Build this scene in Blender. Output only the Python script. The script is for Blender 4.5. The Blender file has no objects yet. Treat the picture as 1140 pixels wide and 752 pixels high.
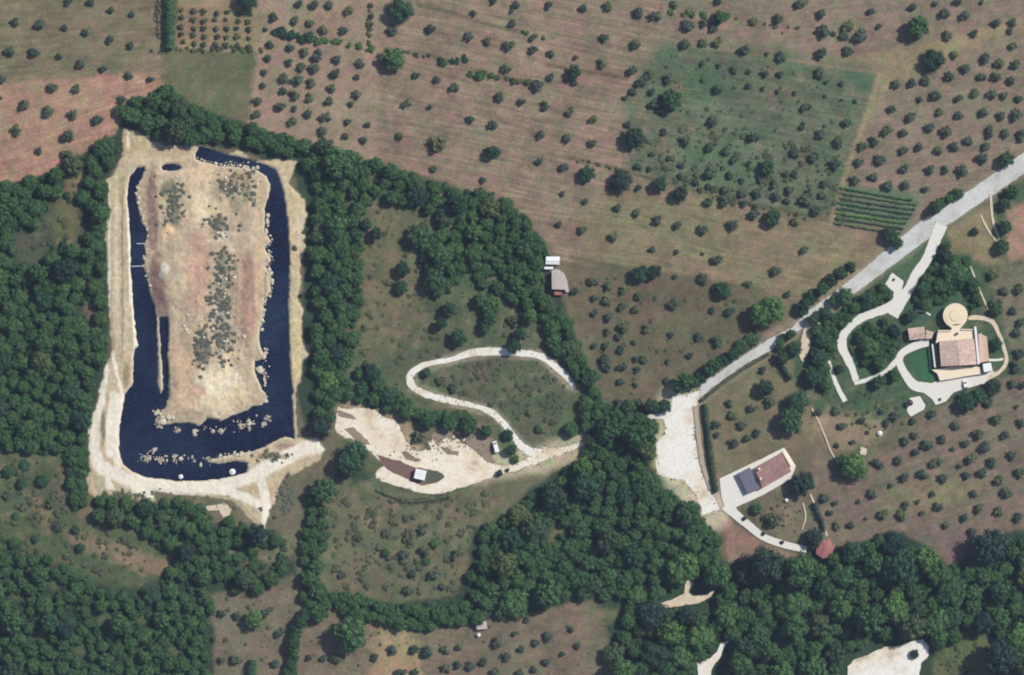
import bpy, bmesh, math, random
import numpy as np
from mathutils import Vector, Matrix

random.seed(7)
RNG = np.random.default_rng(11)
SC = bpy.context.scene
COL = SC.collection

# ------------------------------------------------------------------ camera, sky, sun
S = 0.4                                   # metres per map unit (one unit = one pixel of the survey photograph)
def W(px, py): return ((px - 570.0) * S, (376.0 - py) * S)

CAM_H = 2000.0
cam_data = bpy.data.cameras.new('camera')
cam = bpy.data.objects.new('camera', cam_data); COL.objects.link(cam)
cam.location = (0, 0, CAM_H); cam.rotation_euler = (0, 0, 0)
cam_data.sensor_fit = 'HORIZONTAL'
cam_data.angle = 2 * math.atan(228.0 / CAM_H)
cam_data.clip_start = 10; cam_data.clip_end = 12000
SC.camera = cam

SUN_EL = math.radians(45); SUN_AZ = math.radians(57)      # azimuth clockwise from north (up in the picture)
world = bpy.data.worlds.new("World"); SC.world = world; world.use_nodes = True
wn = world.node_tree.nodes; wl = world.node_tree.links
sky = wn.new('ShaderNodeTexSky'); sky.sky_type = 'NISHITA'; sky.sun_disc = False
sky.sun_elevation = SUN_EL; sky.sun_rotation = SUN_AZ
wl.new(sky.outputs[0], wn['Background'].inputs[0]); wn['Background'].inputs[1].default_value = 0.085
sd = bpy.data.lights.new('sun', 'SUN'); sd.energy = 4.5; sd.angle = math.radians(0.53); sd.color = (1.0, 0.96, 0.9)
sun = bpy.data.objects.new('sun', sd); COL.objects.link(sun)
dirv = Vector((-math.sin(SUN_AZ) * math.cos(SUN_EL), -math.cos(SUN_AZ) * math.cos(SUN_EL), -math.sin(SUN_EL)))
sun.rotation_euler = dirv.to_track_quat('-Z', 'Y').to_euler(); sun.location = (300, 200, 400)
SC.view_settings.view_transform = 'Standard'; SC.view_settings.look = 'None'
SC.view_settings.exposure = 0.06; SC.view_settings.gamma = 1.0
SC.render.engine = 'CYCLES'
SC.cycles.filter_width = 2.0
HAZE = 0.000033
K = 1.12          # what a sunlit white level surface shows; photograph colours are divided by it to get albedo

# ------------------------------------------------------------------ small helpers
def lin(c):
    c = np.asarray(c, dtype=float) / 255.0
    return np.where(c <= 0.04045, c / 12.92, ((c + 0.055) / 1.055) ** 2.4)
def alb(*c): return np.clip(lin(c) / K, 0.004, 0.85)

def _hash(ix, iy, seed):
    h = (ix.astype(np.int64) * 374761393 + iy.astype(np.int64) * 668265263 + seed * 974634777) & 0xFFFFFFFF
    h = ((h ^ (h >> 13)) * 1274126177) & 0xFFFFFFFF
    h = h ^ (h >> 16)
    return (h & 0xFFFFFF) / float(0xFFFFFF)
def vnoise(x, y, seed=0):
    ix = np.floor(x); iy = np.floor(y); fx = x - ix; fy = y - iy
    fx = fx * fx * (3 - 2 * fx); fy = fy * fy * (3 - 2 * fy)
    a = _hash(ix, iy, seed); b = _hash(ix + 1, iy, seed); c = _hash(ix, iy + 1, seed); d = _hash(ix + 1, iy + 1, seed)
    return (a * (1 - fx) + b * fx) * (1 - fy) + (c * (1 - fx) + d * fx) * fy
def fbm(x, y, scale, seed=0, octv=3):
    s = 0; a = 1; t = 0
    for k in range(octv):
        s = s + a * vnoise(x / scale * 2 ** k + 17.3 * k, y / scale * 2 ** k - 9.1 * k, seed + k * 13); t += a; a *= 0.55
    return s / t * 2 - 1                      # -1..1
def smooth(a, b, x):
    t = np.clip((x - a) / (b - a), 0, 1); return t * t * (3 - 2 * t)

def poly_sd(poly, x, y):
    """signed distance to a polygon, positive inside"""
    p = np.asarray(poly, float); n = len(p)
    d = np.full(x.shape, 1e9); ins = np.zeros(x.shape, bool)
    for i in range(n):
        ax, ay = p[i]; bx, by = p[(i + 1) % n]
        ex, ey = bx - ax, by - ay
        t = np.clip(((x - ax) * ex + (y - ay) * ey) / (ex * ex + ey * ey + 1e-9), 0, 1)
        d = np.minimum(d, (x - ax - t * ex) ** 2 + (y - ay - t * ey) ** 2)
        if ay != by:
            c = ((ay > y) != (by > y)) & (x < (bx - ax) * (y - ay) / (by - ay) + ax)
            ins ^= c
    d = np.sqrt(d)
    return np.where(ins, d, -d)
def line_d(pts, x, y):
    d = np.full(x.shape, 1e9)
    for (ax, ay), (bx, by) in zip(pts[:-1], pts[1:]):
        ex, ey = bx - ax, by - ay
        t = np.clip(((x - ax) * ex + (y - ay) * ey) / (ex * ex + ey * ey + 1e-9), 0, 1)
        d = np.minimum(d, (x - ax - t * ex) ** 2 + (y - ay - t * ey) ** 2)
    return np.sqrt(d)

def struct(o, kind='structure'): o['kind'] = kind; return o
def tag(o, label, cat, group=None):
    o['label'] = label; o['category'] = cat
    if group: o['group'] = group
    return o
def empty(name, loc, rz=0.0):
    o = bpy.data.objects.new(name, None); COL.objects.link(o)
    o.location = loc; o.rotation_euler = (0, 0, rz); o.empty_display_size = 0.5
    return o
def link(name, me, parent=None, loc=(0, 0, 0), rz=0.0, sc=None):
    o = bpy.data.objects.new(name, me); COL.objects.link(o)
    o.location = loc; o.rotation_euler = (0, 0, rz)
    if sc is not None: o.scale = sc
    if parent is not None: o.parent = parent
    return o
def mesh_np(name, v, f, mat, smoothf=False):
    """mesh from arrays; f is (n,3) or (n,4)"""
    v = np.asarray(v, np.float32); f = np.asarray(f, np.int32)
    me = bpy.data.meshes.new(name)
    me.vertices.add(len(v)); me.vertices.foreach_set('co', v.ravel())
    k = f.shape[1]
    me.loops.add(f.size); me.loops.foreach_set('vertex_index', f.ravel())
    me.polygons.add(len(f)); me.polygons.foreach_set('loop_start', np.arange(0, f.size, k, dtype=np.int32))
    me.polygons.foreach_set('loop_total', np.full(len(f), k, np.int32))
    me.update(calc_edges=True)
    if smoothf: me.polygons.foreach_set('use_smooth', np.ones(len(f), bool))
    me.materials.append(mat); return me
def bm_mesh(name, bm, mat):
    me = bpy.data.meshes.new(name); bmesh.ops.recalc_face_normals(bm, faces=bm.faces); bm.to_mesh(me); bm.free(); me.materials.append(mat); return me
def add_box(bm, x0, y0, z0, x1, y1, z1, m=None, bev=0.0):
    r = bmesh.ops.create_cube(bm, size=1.0)
    vs = r['verts']
    for v in vs:
        v.co = Vector((x0 + (v.co.x + .5) * (x1 - x0), y0 + (v.co.y + .5) * (y1 - y0), z0 + (v.co.z + .5) * (z1 - z0)))
    if bev > 0:
        es = list({e for v in vs for e in v.link_edges})
        g = bmesh.ops.bevel(bm, geom=es, offset=bev, segments=2, affect='EDGES', profile=0.6)
        vs = list({v for f in g['faces'] for v in f.verts} | {v for v in vs if v.is_valid})
    if m is not None: bmesh.ops.transform(bm, matrix=m, verts=vs)
    return vs
def add_prism(bm, pts, z0, z1):
    """extrude a ring of (x, y) between heights; z1 may be one number or one per point"""
    n = len(pts)
    if not hasattr(z1, '__len__'): z1 = [z1] * n
    lo = [bm.verts.new((p[0], p[1], z0)) for p in pts]; hi = [bm.verts.new((p[0], p[1], z)) for p, z in zip(pts, z1)]
    bm.faces.new(lo[::-1]); bm.faces.new(hi)
    for i in range(n): bm.faces.new((lo[i], lo[(i + 1) % n], hi[(i + 1) % n], hi[i]))
def add_cyl(bm, x, y, z0, z1, r0, r1=None, seg=16):
    r1 = r0 if r1 is None else r1
    lo = [bm.verts.new((x + r0 * math.cos(a), y + r0 * math.sin(a), z0)) for a in [2 * math.pi * i / seg for i in range(seg)]]
    hi = [bm.verts.new((x + r1 * math.cos(a), y + r1 * math.sin(a), z1)) for a in [2 * math.pi * i / seg for i in range(seg)]]
    bm.faces.new(lo[::-1]); bm.faces.new(hi)
    for i in range(seg): bm.faces.new((lo[i], lo[(i + 1) % seg], hi[(i + 1) % seg], hi[i]))

# ------------------------------------------------------------------ materials
def new_mat(name):
    m = bpy.data.materials.new(name); m.use_nodes = True
    nt = m.node_tree; b = nt.nodes['Principled BSDF']
    return m, nt, b
def noise_node(nt, scale, detail=3, rough=0.6, vec=None):
    n = nt.nodes.new('ShaderNodeTexNoise'); n.inputs['Scale'].default_value = scale
    n.inputs['Detail'].default_value = detail; n.inputs['Roughness'].default_value = rough
    if vec is not None: nt.links.new(vec, n.inputs['Vector'])
    return n
def ramp(nt, fac, stops):
    r = nt.nodes.new('ShaderNodeValToRGB'); e = r.color_ramp.elements
    while len(e) < len(stops): e.new(0.5)
    for el, (p, c) in zip(e, stops): el.position = p; el.color = (*c, 1)
    nt.links.new(fac, r.inputs[0]); return r
def mixc(nt, mode, fac, a, b):
    n = nt.nodes.new('ShaderNodeMix'); n.data_type = 'RGBA'; n.blend_type = mode
    if isinstance(fac, (int, float)): n.inputs[0].default_value = fac
    else: nt.links.new(fac, n.inputs[0])
    for s, i in ((a, 6), (b, 7)):
        if isinstance(s, (tuple, list)): n.inputs[i].default_value = (*s[:3], 1)
        else: nt.links.new(s, n.inputs[i])
    return n.outputs[2]
def worldpos(nt):
    return nt.nodes.new('ShaderNodeNewGeometry').outputs['Position']
def bump(nt, b, h, strength, dist):
    n = nt.nodes.new('ShaderNodeBump'); n.inputs['Strength'].default_value = strength; n.inputs['Distance'].default_value = dist
    nt.links.new(h, n.inputs['Height']); nt.links.new(n.outputs[0], b.inputs['Normal'])
def mat_simple(name, c, var=0.12, scale=1.5, rough=0.8, bmp=0.0, bscale=3.0, spec=0.3):
    m, nt, b = new_mat(name)
    p = worldpos(nt)
    n = noise_node(nt, scale, 4, 0.65, p)
    c = np.asarray(c, float)
    r = ramp(nt, n.outputs[0], [(0.25, tuple(c * (1 - var))), (0.5, tuple(c)), (0.75, tuple(np.minimum(c * (1 + var), 0.9)))])
    nt.links.new(r.outputs[0], b.inputs['Base Color'])
    b.inputs['Roughness'].default_value = rough; b.inputs['Specular IOR Level'].default_value = spec
    if bmp > 0:
        n2 = noise_node(nt, bscale, 4, 0.7, p); bump(nt, b, n2.outputs[0], bmp, 0.15)
    return m
def mat_ground():
    m, nt, b = new_mat('soil_and_grass')
    a = nt.nodes.new('ShaderNodeAttribute'); a.attribute_name = 'Col'
    p = worldpos(nt)
    n1 = noise_node(nt, 0.9, 5, 0.7, p); n2 = noise_node(nt, 0.28, 3, 0.6, p)
    r1 = ramp(nt, n1.outputs[0], [(0.28, (0.72, 0.72, 0.72)), (0.5, (1, 1, 1)), (0.74, (1.28, 1.28, 1.28))])
    r2 = ramp(nt, n2.outputs[0], [(0.3, (0.90, 1.04, 0.84)), (0.5, (1, 1, 1)), (0.7, (1.09, 0.96, 1.08))])
    n4 = noise_node(nt, 2.2, 3, 0.7, p); r4 = ramp(nt, n4.outputs[0], [(0.3, (0.70, 0.72, 0.68)), (0.5, (1, 1, 1)), (0.7, (1.34, 1.30, 1.27))])
    n5 = noise_node(nt, 0.16, 4, 0.75, p); r5 = ramp(nt, n5.outputs[0], [(0.3, (0.76, 0.86, 0.76)), (0.5, (1, 1, 1)), (0.7, (1.22, 1.14, 1.13))])
    row = nt.nodes.new('ShaderNodeAttribute'); row.attribute_name = 'Row'                 # along and across the plough lines, and their depth
    sx = nt.nodes.new('ShaderNodeSeparateXYZ'); nt.links.new(row.outputs['Vector'], sx.inputs[0])
    mp = nt.nodes.new('ShaderNodeMapping'); mp.inputs['Scale'].default_value = (0.05, 0.75, 0.0); nt.links.new(row.outputs['Vector'], mp.inputs['Vector'])
    n6 = noise_node(nt, 1.0, 3, 0.6, mp.outputs[0]); r6 = ramp(nt, n6.outputs[0], [(0.32, (0.66, 0.69, 0.64)), (0.5, (1, 1, 1)), (0.68, (1.36, 1.32, 1.30))])
    am = nt.nodes.new('ShaderNodeMath'); am.operation = 'MULTIPLY'; am.inputs[1].default_value = 1.1; am.use_clamp = True; nt.links.new(sx.outputs[2], am.inputs[0])
    c = mixc(nt, 'MULTIPLY', a.outputs['Alpha'], a.outputs['Color'], r1.outputs[0])
    c = mixc(nt, 'MULTIPLY', a.outputs['Alpha'], c, r2.outputs[0]); c = mixc(nt, 'MULTIPLY', a.outputs['Alpha'], c, r4.outputs[0]); c = mixc(nt, 'MULTIPLY', a.outputs['Alpha'], c, r5.outputs[0])
    c = mixc(nt, 'MULTIPLY', am.outputs[0], c, r6.outputs[0])
    nt.links.new(c, b.inputs['Base Color'])
    b.inputs['Roughness'].default_value = 0.95; b.inputs['Specular IOR Level'].default_value = 0.1
    n3 = noise_node(nt, 1.6, 5, 0.75, p); bump(nt, b, n3.outputs[0], 0.7, 0.35)
    return m
def mat_leaf(name, dark, mid, light, scale=0.35, trans=0.12):
    m, nt, b = new_mat(name)
    p = worldpos(nt)
    oi = nt.nodes.new('ShaderNodeObjectInfo')
    n1 = noise_node(nt, scale, 4, 0.65, p)
    r = ramp(nt, n1.outputs[0], [(0.3, dark), (0.5, mid), (0.72, light)])
    r2 = ramp(nt, oi.outputs['Random'], [(0.0, (0.66, 0.76, 0.86)), (0.35, (0.92, 0.95, 1.0)), (0.7, (1.08, 1.08, 0.98)), (1.0, (1.42, 1.30, 0.92))])
    c = mixc(nt, 'MULTIPLY', 1.0, r.outputs[0], r2.outputs[0])
    nt.links.new(c, b.inputs['Base Color'])
    b.inputs['Roughness'].default_value = 0.75; b.inputs['Specular IOR Level'].default_value = 0.25
    t = nt.nodes.new('ShaderNodeBsdfTranslucent'); nt.links.new(c, t.inputs[0])
    mx = nt.nodes.new('ShaderNodeMixShader'); mx.inputs[0].default_value = trans
    nt.links.new(b.outputs[0], mx.inputs[1]); nt.links.new(t.outputs[0], mx.inputs[2])
    nt.links.new(mx.outputs[0], nt.nodes['Material Output'].inputs[0])
    return m

M = {}
M['ground'] = mat_ground()
M['leaf'] = mat_leaf('broad_leaves', (0.030, 0.074, 0.036), (0.047, 0.112, 0.050), (0.075, 0.158, 0.062))
M['leaf_bright'] = mat_leaf('bright_leaves', (0.048, 0.112, 0.042), (0.076, 0.162, 0.055), (0.112, 0.210, 0.068))
M['leaf_warm'] = mat_leaf('warm_leaves', (0.056, 0.092, 0.044), (0.084, 0.126, 0.056), (0.118, 0.160, 0.068))
M['leaf_olive'] = mat_leaf('olive_leaves', (0.085, 0.125, 0.080), (0.138, 0.188, 0.122), (0.200, 0.255, 0.170), 0.6, .35)
M['leaf_scrub'] = mat_leaf('scrub_leaves', (0.066, 0.086, 0.052), (0.102, 0.124, 0.072), (0.145, 0.162, 0.092), 0.4)
M['leaf_dark'] = mat_leaf('cypress_leaves', (0.024, 0.050, 0.034), (0.036, 0.070, 0.046), (0.052, 0.095, 0.058))
M['weed'] = mat_leaf('dry_weeds', (0.11, 0.125, 0.085), (0.17, 0.18, 0.125), (0.25, 0.25, 0.18), 0.6)
M['bark'] = mat_simple('bark', (0.10, 0.075, 0.055), 0.3, 2.0)
def mat_yard(name, c, c2, c3):
    m, nt, b = new_mat(name); p = worldpos(nt)
    n = noise_node(nt, 0.075, 5, 0.68, p); n2 = noise_node(nt, 0.7, 4, 0.7, p)
    r = ramp(nt, n.outputs[0], [(0.30, tuple(c3)), (0.42, tuple(c2)), (0.54, tuple(c)), (0.8, tuple(np.minimum(c * 1.05, .85)))])
    r2 = ramp(nt, n2.outputs[0], [(0.3, (0.82, 0.81, 0.8)), (0.55, (1, 1, 1)), (0.75, (1.06, 1.06, 1.06))])
    k = mixc(nt, 'MULTIPLY', 1.0, r.outputs[0], r2.outputs[0]); nt.links.new(k, b.inputs['Base Color']); b.inputs['Roughness'].default_value = 0.95
    bump(nt, b, n2.outputs[0], 0.4, 0.2); return m
M['chalk'] = mat_yard('chalk_gravel', alb(240, 236, 226), alb(232, 222, 202), alb(204, 184, 156))
M['road'] = mat_yard('road_concrete', alb(208, 208, 204), alb(196, 195, 188), alb(172, 168, 160))
M['yard'] = mat_yard('yard_dirt', alb(240, 230, 210), alb(230, 214, 186), alb(192, 168, 140))
M['sandy'] = mat_simple('sandy_gravel', alb(214, 198, 172), 0.18, 0.4, 0.9, 0.5, 1.6)
M['pave'] = mat_simple('pale_paving', alb(226, 222, 212), 0.06, 0.7, 0.7, 0.1, 4)
M['soilbrown'] = mat_simple('brown_soil', alb(120, 95, 85), 0.25, 0.5, 0.95, 0.5, 1.6)
M['rock'] = mat_simple('pale_rock', alb(204, 194, 172), 0.35, 0.8, 0.9, 0.5, 3)
M['rubble'] = mat_simple('rubble', alb(178, 168, 150), 0.4, 1.0, 0.95, 0.7, 3)
M['white'] = mat_simple('white_paint', (0.78, 0.78, 0.76), 0.04, 0.8, 0.5)
M['cream'] = mat_simple('cream_render', alb(242, 224, 196), 0.07, 0.8, 0.8)
M['wall'] = mat_simple('plaster_wall', alb(205, 190, 170), 0.08, 0.8, 0.85)
M['glass'] = mat_simple('dark_glass', (0.03, 0.04, 0.05), 0.1, 1, 0.1, spec=0.6)
M['dark'] = mat_simple('dark_metal', (0.03, 0.03, 0.035), 0.1, 1, 0.5)
M['tyre'] = mat_simple('tyre_rubber', (0.02, 0.02, 0.02), 0.1, 1, 0.9)
M['wood'] = mat_simple('grey_wood', (0.2, 0.15, 0.11), 0.2, 2, 0.8)
M['slate'] = mat_simple('grey_slab', alb(108, 106, 122), 0.12, 0.9, 0.7)
M['sheet'] = mat_simple('grey_sheet_roof', alb(196, 188, 180), 0.12, 0.8, 0.6)
M['pinkpave'] = mat_simple('pink_paving', alb(208, 178, 158), 0.14, 0.7, 0.8)

def mat_tiles(name, c, c2, ang, period=0.5):
    """clay tiles: courses across the slope, colour mottled tile by tile"""
    m, nt, b = new_mat(name)
    tc = nt.nodes.new('ShaderNodeTexCoord'); mp = nt.nodes.new('ShaderNodeMapping'); mp.inputs['Rotation'].default_value = (0, 0, ang)
    nt.links.new(tc.outputs['Object'], mp.inputs['Vector'])
    w = nt.nodes.new('ShaderNodeTexWave'); w.inputs['Scale'].default_value = 1.0 / period * 0.31; w.inputs['Distortion'].default_value = 0.4
    nt.links.new(mp.outputs[0], w.inputs['Vector'])
    v = nt.nodes.new('ShaderNodeTexVoronoi'); v.inputs['Scale'].default_value = 1.6; nt.links.new(mp.outputs[0], v.inputs['Vector'])
    n = noise_node(nt, 0.5, 4, 0.65, mp.outputs[0])
    r = ramp(nt, n.outputs[0], [(0.3, tuple(c2)), (0.55, tuple(c)), (0.8, tuple(np.asarray(c) * 1.2))])
    hs = nt.nodes.new('ShaderNodeSeparateColor'); nt.links.new(v.outputs['Color'], hs.inputs[0])
    r2 = ramp(nt, hs.outputs[0], [(0.0, (0.8, 0.8, 0.82)), (1.0, (1.18, 1.14, 1.1))])
    r3 = ramp(nt, w.outputs[0], [(0.0, (0.8, 0.8, 0.8)), (0.5, (1.05, 1.05, 1.05))])
    k = mixc(nt, 'MULTIPLY', 1.0, r.outputs[0], r2.outputs[0]); k = mixc(nt, 'MULTIPLY', 0.7, k, r3.outputs[0])
    nt.links.new(k, b.inputs['Base Color']); b.inputs['Roughness'].default_value = 0.85
    bump(nt, b, w.outputs[0], 0.6, 0.12)
    return m
M['tile_tan'] = mat_tiles('tan_clay_tiles', alb(214, 188, 172), alb(196, 168, 156), 0.0)
M['tile_brown'] = mat_tiles('brown_clay_tiles', alb(166, 130, 122), alb(146, 114, 110), 0.5)
M['tile_red'] = mat_tiles('red_clay_tiles', alb(174, 114, 108), alb(158, 102, 100), 0.4)

def mat_water():
    m, nt, b = new_mat('dark_water')
    p = worldpos(nt)
    n = noise_node(nt, 0.022, 5, 0.62, p)
    r = ramp(nt, n.outputs[0], [(0.36, (0.0014, 0.0030, 0.016)), (0.5, (0.0034, 0.0070, 0.024)), (0.62, (0.010, 0.020, 0.044))])  # broad paler patches put ripple reflections into the base colour
    n0 = noise_node(nt, 1.3, 3, 0.7, p)
    r0 = ramp(nt, n0.outputs[0], [(0.44, (0, 0, 0)), (0.54, (.003, .005, .010)), (0.66, (.024, .034, .050))])  # paler streaks paint the glint of surface wrinkles into the colour
    c = mixc(nt, 'ADD', 1.0, r.outputs[0], r0.outputs[0])
    nt.links.new(c, b.inputs['Base Color'])
    b.inputs['Roughness'].default_value = 0.2; b.inputs['Specular IOR Level'].default_value = 0.22; b.inputs['IOR'].default_value = 1.33
    n2 = noise_node(nt, 1.2, 3, 0.6, p); bump(nt, b, n2.outputs[0], 0.25, 0.15)
    return m
M['water'] = mat_water()

# ------------------------------------------------------------------ the map: fields, woods, basin (all in map units)
WATER = [(160,187),(153,187),(145,197),(142.5,209),(142,225),(144,240),(145,266),(146,300),(148,333),(150.5,364),(154,384),(149,393),(148.5,414),(149,426),(140,439),(136,460),(133,480),(133,504),(138,518),(148,525),(164,532),(183,533),(196,535.5),(223,535),(243,533),(263,529),(274,526.5),(275,516),(262,514),(244,517),(232,516),(229,513),(247,508),(282,502),(295,497),(316,486),(327,488),(324,440),(326,436),(323,420),(322,400),(321,373),(320,340),(321,320),(321.7,284),(320,260),(318.4,240),(316,220),(312.5,205),(306,189),(290,182.5),(278,178.5),(254,173),(235,166),(222,163),(218,170),(218,177),(220.6,178.5),(243,184),(267,186),(284.5,188),(296.5,196),(302,206),(299,220),(295,233),(295,258),(302,269),(295,276),(302,290),(296.5,297),(302,308),(302,326),(295,333),(292.5,353),(288.5,373),(290,386),(295,395),(295,400),(283,403),(284,413),(288,425),(291,432),(296,438),(297,448),(290,452),(282,453),(274,458),(258,464),(247,469),(231,466),(223,475),(210,471),(191,472),(175,476),(172,470),(175,460),(183,455),(188,440),(187,438),(188,414),(186,396),(188,363),(186,353),(177,354),(178,373),(180,404),(182,433),(178,440),(174.5,426),(174.5,393),(174,360),(171,340),(166,325),(164,309),(159,297),(161,280),(160,272),(164,260),(157,248),(153,233),(150.5,220),(152,206),(157,198),(160.5,190)]
POOL = [(180,186),(184,183.5),(192,183),(199,184.5),(202,187.5),(197,190),(188,190.5),(181,189)]
MOUND = [(160,190),(219,178),(243,184),(267,186),(284,188),(297,196),(302,206),(298,230),(297,300),(292,353),(289,400),(292,432),(297,448),(282,453),(258,464),(223,475),(191,472),(175,476),(172,470),(176,440),(174,380),(171,340),(162,300),(160,260),(152,220),(152,206)]
SAND = [(138,146),(141,145),(155,147),(165,155),(185,162),(205,162),(218,158),(230,164),(254,172),(262,167),(271,170),(278,178),(291,179),(310,178),(330,180),(325,195),(321,205),(330,213),(338,220),(342,240),(337,260),(342,264),(336,290),(334,300),(333,330),(338,345),(336,355),(334,370),(336,385),(345,385),(342,398),(335,401),(334,425),(329,437),(329,470),(330,488),(355,490),(360,500),(357,512),(345,519),(322,529),(313,536),(309,552),(299,569),(295,588),(286,584),(273,569),(262,558),(241,554),(213,552),(185,549),(170,546),(172,556),(157,560),(147,554),(128,550),(106,554),(97,548),(98,531),(100,503),(99,475),(106,454),(117,408),(125,396),(122,342),(119,300),(119,224),(118,201),(127,190),(136,175),(138,155)]

F = []      # ground layers: (object name, polygon, colour, feather, tilling angle or None, streak amount)
def fld(name, poly, col, feather=2.0, ang=None, streak=0.0, mott=1.0): F.append((name, poly, lin(col) * np.array([.975, 1.01, .985]), max(feather, 3.0), ang, streak, mott))
fld('brown_field', [(430,-90),(760,-90),(735,60),(700,95),(700,175),(760,205),(900,242),(1012,262),(1000,286),(960,303),(895,345),(850,322),(680,296),(622,290),(600,262),(560,225),(430,185),(330,160),(280,140),(285,60),(292,-90)], (140,121,104), 2, 0.21, 0.6)
fld('olive_tan_field', [(-90,-90),(192,-90),(190,60),(182,80),(90,85),(0,93),(-90,98)], (124,114,90), 2, -0.08, 0.5)
fld('pink_field', [(-90,98),(0,93),(90,85),(182,80),(192,92),(140,118),(128,150),(60,190),(0,208),(-90,230)], (166,132,112), 2, -0.3, 0.5)
fld('garden_plot', [(196,-90),(292,-90),(290,57),(198,52)], (146,126,100), 2, 0.1, 0.3)
fld('grass_plot', [(183,56),(198,53),(290,57),(285,75),(278,132),(230,127),(190,102),(178,85)], (106,105,78), 2, None, 0)
fld('orchard_floor', [(292,-90),(450,-90),(425,60),(415,185),(330,160),(278,140),(285,70)], (152,130,112), 5, None, 0)
fld('tan_grass', [(640,235),(700,205),(830,232),(1000,268),(960,303),(895,345),(850,322),(680,296),(650,285)], (132,121,94), 12, 0.2, 0.4)
fld('orchard_floor', [(740,-90),(1240,-90),(1240,120),(1135,180),(1075,212),(1032,245),(1010,262),(925,246),(975,82),(940,70),(800,52),(733,55)], (136,120,104), 3, -0.1, 0.3)
fld('tan_grass', [(900,65),(980,60),(1060,45),(1140,18),(1140,32),(1060,62),(985,100),(960,150),(950,190),(935,200),(975,82)], (148,134,104), 5, None, 0)
fld('green_field', [(733,53),(800,52),(940,70),(975,80),(960,140),(926,246),(830,226),(770,211),(698,190),(700,120),(715,90)], (102,111,88), 14, 0.2, 0.5)
fld('green_patch', [(728,60),(752,52),(760,75),(752,84),(730,76)], (88,106,82), 16, None, 0)
fld('green_patch', [(935,78),(960,76),(977,84),(971,104),(955,102),(945,88)], (80,106,80), 9, None, 0)
fld('green_patch', [(770,75),(800,72),(815,100),(790,110),(770,95)], (88,110,82), 14, None, 0)
fld('green_patch', [(760,165),(800,158),(850,185),(830,205),(780,195)], (90,110,82), 16, None, 0)
fld('vine_plot', [(934,206),(1000,211),(1026,220),(1020,240),(1005,258),(928,247)], (104,118,94), 2, 0.16, 0.3)
fld('orchard_floor', [(622,290),(680,296),(850,323),(856,375),(795,420),(745,442),(700,452),(662,430),(650,380),(640,340),(626,322)], (107,98,78), 3, None, 0)
fld('meadow', [(380,170),(430,190),(545,225),(595,265),(610,330),(640,390),(655,430),(665,470),(650,500),(560,545),(480,555),(420,540),(370,480),(380,420),(390,300)], (94,100,74), 6, None, 0)
fld('dry_meadow', [(400,250),(430,230),(465,250),(470,300),(460,350),(440,385),(400,400),(385,370),(395,310)], (112,107,80), 12, None, 0)
fld('loop_meadow', [(462,420),(505,402),(545,395),(600,400),(635,435),(625,480),(600,500),(575,480),(545,455),(470,435)], (94,99,75), 4, None, 0)
fld('green_patch', [(548,470),(562,478),(578,498),(582,505),(565,518),(556,512),(560,498)], (84,104,72), 4, None, 0)
fld('meadow', [(365,535),(420,535),(470,555),(560,540),(600,530),(560,575),(525,590),(520,640),(505,665),(440,672),(360,660),(350,600)], (110,106,82), 5, None, 0)
fld('bottom_orchard_floor', [(330,650),(345,660),(372,690),(420,690),(520,695),(600,680),(660,668),(672,690),(690,760),(690,850),(320,850),(330,720)], (122,109,91), 4, 0.2, 0.3)
fld('sandy_clearing', [(420,705),(455,690),(470,720),(470,760),(410,760)], (160,138,108), 8, None, 0)
fld('paddock', [(225,665),(305,640),(325,660),(318,760),(318,850),(235,850),(240,700)], (120,110,92), 4, None, 0)
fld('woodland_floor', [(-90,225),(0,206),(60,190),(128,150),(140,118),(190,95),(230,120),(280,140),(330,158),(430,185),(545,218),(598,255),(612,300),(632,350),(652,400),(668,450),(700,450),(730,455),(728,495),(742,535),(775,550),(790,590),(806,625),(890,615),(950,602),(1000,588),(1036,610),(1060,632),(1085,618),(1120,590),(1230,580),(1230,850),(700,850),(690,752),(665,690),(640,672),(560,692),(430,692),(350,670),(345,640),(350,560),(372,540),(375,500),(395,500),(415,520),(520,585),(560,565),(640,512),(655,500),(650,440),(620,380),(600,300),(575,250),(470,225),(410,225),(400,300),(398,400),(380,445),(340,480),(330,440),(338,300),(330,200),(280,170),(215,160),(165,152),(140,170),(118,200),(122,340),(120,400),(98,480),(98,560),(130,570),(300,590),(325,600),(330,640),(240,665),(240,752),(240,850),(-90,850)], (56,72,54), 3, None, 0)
fld('scrubland', [(-90,505),(0,500),(50,505),(75,505),(85,560),(110,570),(160,600),(190,610),(185,640),(150,655),(100,650),(60,625),(0,600),(-90,600)], (84,95,64), 6, None, 0)
for gx, gy, gr in [(30,612,9),(60,652,8),(118,690,9),(45,705,9),(160,690,8),(20,665,8),(90,725,8),(195,725,8),(150,735,7)]:
    fld('grass_gap', [(gx + gr * math.cos(a_), gy + gr * .8 * math.sin(a_)) for a_ in [k_ * .785 for k_ in range(8)]], (88,98,66), 4, None, 0)
fld('bare_soil', [(25,545),(40,548),(60,575),(52,590),(35,570)], (128,112,88), 6, None, 0)
fld('bare_soil', [(65,560),(72,505),(80,520),(75,570)], (112,100,80), 5, None, 0)
fld('bare_soil', [(70,590),(120,600),(188,625),(190,635),(160,640),(120,622),(75,605)], (132,112,92), 6, None, 0)
fld('dry_meadow', [(60,225),(85,222),(90,250),(85,290),(65,295),(55,250)], (104,102,66), 8, None, 0)
fld('scrubland', [(15,235),(55,225),(60,300),(30,310),(10,280)], (82,84,68), 8, None, 0)
fld('bare_soil', [(84,175),(96,195),(88,215),(70,228),(66,220)], (120,108,78), 4, None, 0)
fld('bare_soil', [(86,312),(104,315),(107,370),(96,372),(90,335)], (118,102,80), 7, None, 0)
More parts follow.
